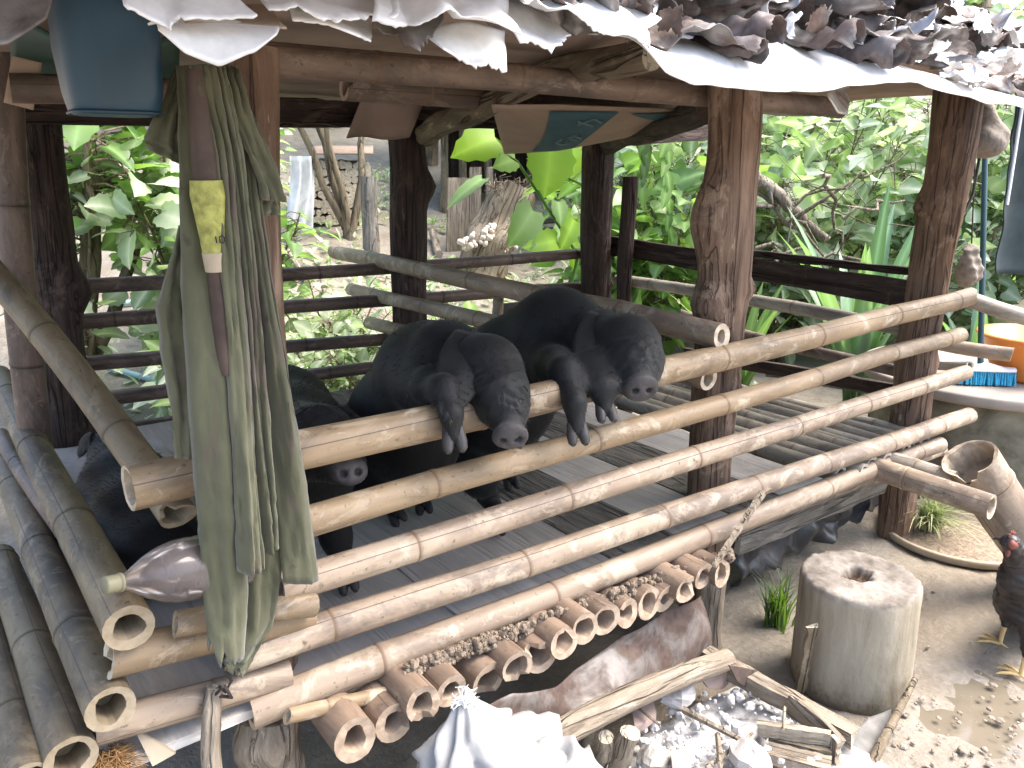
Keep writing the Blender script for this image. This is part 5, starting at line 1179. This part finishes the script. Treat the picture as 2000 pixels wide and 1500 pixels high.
# big gourd vine right behind the pen
def gourd():
    b = ag(1125, 560); b = Vector((3.25, 4.05, terrain(3.25, 4.05))); t = thing('gourd_vine', b, 'climbing gourd vine with big lime green leaves painted as if backlit behind the back rails', 'vine'); y = 3.95; st = MB(); lf = MB(); lime = MB()
    main = [ay(1130, 500, y), ay(1085, 430, y), ay(1040, 360, y), ay(1010, 315, y), ay(985, 300, y), ay(958, 280, y)]; st.sweep([b]+main, [.014, .012, .011, .010, .008, .007, .005], 7)
    st.sweep([ay(1085, 300, y), ay(1105, 345, y), ay(1140, 362, y)], .009, 6); st.sweep([ay(1140, 330, y), ay(1110, 355, y), ay(1080, 362, y)], .004, 5)
    def leaf(u, v, u2, v2, w, m_, dy=0, rn=.5, up=(0, -1, .25)):
        p = ay(u, v, y+dy); q = ay(u2, v2, y+dy-.05); add_leaf(m_, p, q-p, Vector(up), (q-p).length, w, GOURD, rn, .16, .10)
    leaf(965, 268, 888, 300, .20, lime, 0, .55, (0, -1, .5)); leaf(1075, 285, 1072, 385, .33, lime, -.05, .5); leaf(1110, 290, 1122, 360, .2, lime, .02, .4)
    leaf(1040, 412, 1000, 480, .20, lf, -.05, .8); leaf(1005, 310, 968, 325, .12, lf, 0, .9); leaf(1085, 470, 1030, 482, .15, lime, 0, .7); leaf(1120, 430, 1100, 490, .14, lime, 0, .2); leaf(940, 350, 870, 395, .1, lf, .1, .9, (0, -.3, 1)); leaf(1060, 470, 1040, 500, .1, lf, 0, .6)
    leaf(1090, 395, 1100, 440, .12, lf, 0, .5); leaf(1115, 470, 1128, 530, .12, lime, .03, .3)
    obj('stem', st, LEAF, t); obj('foliage', lf, LEAF, t); obj('lit_foliage', lime, LEAF_BACKLIT, t)
gourd()
def hangleaf(pts, y, label, seed, mat=LEAF):
    t = thing('climber', ay(*pts[-1], y), label, 'vine'); st = MB(); lf = MB(); rng = random.Random(seed); P = [ay(u, v, y) for u, v in pts]; st.sweep(P, .006, 5)
    for i in range(len(P)-1):
        for k in range(4):
            p = P[i].lerp(P[i+1], k/4); d = Vector((rng.uniform(-.5, .5), -.2, -1)); add_leaf(lf, p, d, (0, -1, .3), rng.uniform(.12, .2), rng.uniform(.07, .11), OVATE, rng.random(), .2)
    obj('stem', st, WOOD_BARK, t); obj('foliage', lf, mat, t)
hangleaf([(1262, 235), (1255, 300), (1248, 370)], 3.7, 'dark drooping climber leaves hanging left of the bird tangle', 3, LEAF_DARK)
hangleaf([(1305, 240), (1300, 330), (1305, 440), (1312, 490)], 3.65, 'long drooping green climber hanging nearest the middle post', 4)
# agave-like plant
def straps(base, n, L, w, label, seed, mat=LEAF_BLUE, spread=.5):
    rng = random.Random(seed); t = thing('strap_leaf_plant', base, label, 'plant'); base = Vector(base)
    for i in range(n):
        a = i*2.399+rng.uniform(-.3, .3); l = L*rng.uniform(.65, 1.05); o = Vector((math.cos(a), math.sin(a), 0))*spread*rng.uniform(.25, 1); sd_ = Vector((-o.y, o.x, 0)).normalized(); nn = None; mb = MB(); vs = []; rb = []
        for k in range(9):
            q = k/8; p = base+o*l*q*(.5+.6*q)+Vector((0, 0, l*(q-.3*q*q*o.length*1.6))); ww = w*math.sin(math.pi*min(1, .28+.72*q))**.8*(1 if k < 8 else .02); vs += [p-sd_*ww*.5+Vector((0, 0, .15*ww)), p, p+sd_*ww*.5+Vector((0, 0, .15*ww))]; rb += [0, 1, 0]
        mb.add(vs, [(3*k+j, 3*k+j+1, 3*k+j+4, 3*k+j+3) for k in range(8) for j in (0, 1)], True, rnd=rng.random(), rib=rb); obj('leaf', mb, mat, t)
straps(ground_pt(4.45, 2.50), 17, 1.5, .12, 'broad strap leaved plant behind the right side rails', 2)
straps(ground_pt(4.05, 3.05), 16, .95, .08, 'lower strap leaved plant with arching leaves left of the bigger one', 3, LEAF)
straps(ground_pt(5.0, 2.05), 14, 1.0, .09, 'strap leaved plant showing between right post and brush handle', 4)

# shrubs and trees; label, px of base, distance y
def T_(u, v): return ag(u, v)
plant(ay(165, 690, 5.2)*1.0, 2.3, .9, 7, 36, .20, GOURD, LEAF, 'bushy shrub with lobed leaves on a pale trunk behind the left back rails', seed=1, sr=.045, t0=.35)
plant(ground_pt(1.35, 4.9), 1.6, .6, 6, 40, .18, GOURD, LEAF_PALE, 'pale broad leaved shrub between the left shrub and the olive cloth', seed=2, sr=.02)
plant(ground_pt(2.0, 6.2), 2.6, .8, 4, 40, .14, OVATE, LEAF, 'slim shrub whose leaf clump shows right of the left front post', seed=3, sr=.03)
plant(ground_pt(2.35, 5.3), .7, .5, 9, 22, .13, OVATE, LEAF_PALE, 'low leafy ground plant under the firewood stack', seed=4)
plant(ground_pt(1.9, 4.4), .45, .5, 9, 20, .13, OVATE, LEAF_PALE, 'low pale weeds just behind the back rails by the left post', seed=5)
plant(ground_pt(2.9, 4.6), .5, .35, 6, 18, .16, GOURD, LEAF_PALE, 'small pale leaved plant right of the tall back post', seed=6)
plant(ground_pt(.55, 4.3), .3, .2, 8, 10, .08, LANCE, LEAF_DARK, 'tiny dark weed on bare soil beside the trunk foot', seed=7)
plant(ground_pt(.75, 5.0), 1.9, .7, 6, 20, .15, GOURD, LEAF_PALE, 'pale bush filling the gap beside the dark left corner post', seed=41, sr=.02)
plant(ground_pt(1.75, 5.6), 1.2, .7, 8, 40, .16, HEART, LEAF, 'round leaved green bush low behind the olive cloth', seed=42, sr=.02)
plant(ground_pt(1.15, 4.35), .6, .5, 8, 26, .15, HEART, LEAF_PALE, 'knee high pale bush close behind the back rails left of the cloth', seed=43)
plant(ground_pt(2.2, 4.6), .55, .5, 9, 26, .12, LANCE, LEAF_PALE, 'grassy pale weeds behind the back rails between cloth and tall post', seed=44)
plant(ground_pt(3.9, 8.2), 3.0, 1.0, 4, 60, .16, OVATE, LEAF, 'thin forked tree with leaf clump above the firewood', cat='tree', name='tree', trunk='trunk', crown='crown', seed=8, sr=.05, t0=.6)
plant(ground_pt(2.6, 7.4), 3.0, .9, 3, 60, .13, LANCE, LEAF_PALE, 'grey leaved thin tree beside the white tarp', cat='tree', name='tree', trunk='trunk', crown='crown', seed=9, sr=.04, t0=.45)
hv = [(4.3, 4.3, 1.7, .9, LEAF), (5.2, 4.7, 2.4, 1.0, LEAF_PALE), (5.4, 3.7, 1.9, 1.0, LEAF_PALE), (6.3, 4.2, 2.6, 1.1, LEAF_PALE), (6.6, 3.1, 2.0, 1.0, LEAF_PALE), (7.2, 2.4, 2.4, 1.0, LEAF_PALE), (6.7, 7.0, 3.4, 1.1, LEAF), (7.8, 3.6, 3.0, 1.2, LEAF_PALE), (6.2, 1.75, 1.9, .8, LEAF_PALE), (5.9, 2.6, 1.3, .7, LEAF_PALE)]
hl = ['heart leaved vine bush just behind the thin dark post', 'tall pale vine bush seen left of the middle post', 'dense vine bush just right of the middle post', 'tall whitish vine bush at the centre of the right opening', 'pale heart leaved vine bush left of the right post', 'green vine bush right of the brush handle', 'high green vine bush above the grey logs', 'tallest pale vine bush at the back of the right opening', 'small pale vine bush behind the concrete well', 'low vine bush behind the strap leaved plants']
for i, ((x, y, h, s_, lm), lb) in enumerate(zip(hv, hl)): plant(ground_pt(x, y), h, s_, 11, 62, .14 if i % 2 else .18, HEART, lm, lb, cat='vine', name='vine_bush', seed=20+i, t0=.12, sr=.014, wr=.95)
for i, (x, y, h, lb) in enumerate(((7.0, 3.3, 3.4, 'pale bare trunk wrapped in vines left of the right post'), (6.0, 4.6, 3.2, 'thin leaning grey trunk at the left of the right opening'))):
    log(ground_pt(x, y, -.1), ground_pt(x+.15, y, h), .10, .07, WOOD_PALE, 400+i, 'bare_tree', None, .2, sway=.06, label=lb, cat='tree')
rng = random.Random(33)
for i, lb in enumerate(('long dead branch slanting down beside the middle post', 'thin dark branch crossing the vine bushes', 'pale dead branch low behind the side rails', 'thick fallen pale branch left in the right opening', 'forked dry branch above the strap leaves', 'thin dry branch near the right post')):
    p = ax(*((1450, 360), (1560, 400), (1480, 480), (1460, 330), (1600, 330), (1640, 430))[i], 4.6); q = ax(*((1600, 500), (1790, 300), (1700, 520), (1620, 470), (1640, 480), (1760, 380))[i], 5.0); mb = MB(); r_ = (.02, .010, .016, .05, .016, .012)[i]
    pts = [p.lerp(q, k/8)+rv(rng)*(.05 if r_ < .03 else .015) for k in range(9)]; mb.sweep(pts, [r_*(1-.07*k) for k in range(9)], 7, True, .2, i)
    for k in (2, 4, 6): mb.sweep([pts[k], pts[k]+rv(rng)*.15, pts[k]+rv(rng)*.4], [r_*.5, r_*.35, r_*.15], 5)
    obj('dead_branch', mb, WOOD_PALE if i != 1 else WOOD_BARK, label=lb, cat='branch')
# trees on the slope
tl = ['leafy slope tree far behind the left corner post', 'slope tree standing above the slope logs', 'slope tree behind the grey leaved thin tree', 'slope tree directly behind the firewood stack', 'slope tree behind the plank fence', 'slope tree rising behind the dark hut', 'slope tree behind the lime vine leaves', 'slope tree behind the dark drooping climber', 'slope tree behind the middle post', 'slope tree at the left of the right opening', 'slope tree at the middle of the right opening', 'slope tree behind the right post', 'slope tree at the far right edge']
for i, (u, d) in enumerate(((60, 12), (230, 14), (480, 13), (660, 15), (840, 13), (980, 14), (1090, 12), (1240, 12), (1400, 11), (1520, 11), (1650, 12), (1800, 11), (1960, 10))):
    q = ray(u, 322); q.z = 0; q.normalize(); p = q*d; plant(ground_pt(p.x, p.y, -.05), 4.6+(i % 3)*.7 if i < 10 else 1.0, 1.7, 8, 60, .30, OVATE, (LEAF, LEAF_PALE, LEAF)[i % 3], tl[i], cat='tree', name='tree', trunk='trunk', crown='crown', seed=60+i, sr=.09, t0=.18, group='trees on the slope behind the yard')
# ground cover
mb = MB(); rng = random.Random(77)
for i in range(5200):
    x = rng.uniform(.4, 9); y = rng.uniform(2.2, 11)
    if (x < 3.4 and y < 3.9) or noise.noise(Vector((x*.7, y*.7, 5))) < (.18 if x < 3 else -.05): continue
    p = ground_pt(x, y, rng.uniform(.01, .10)); add_leaf(mb, p, rv(rng)+Vector((0, 0, .4)), (0, 0, 1), rng.uniform(.06, .16), rng.uniform(.03, .09), OVATE, rng.random(), .3)
obj('ground_cover', mb, LEAF_PALE, kind='stuff')
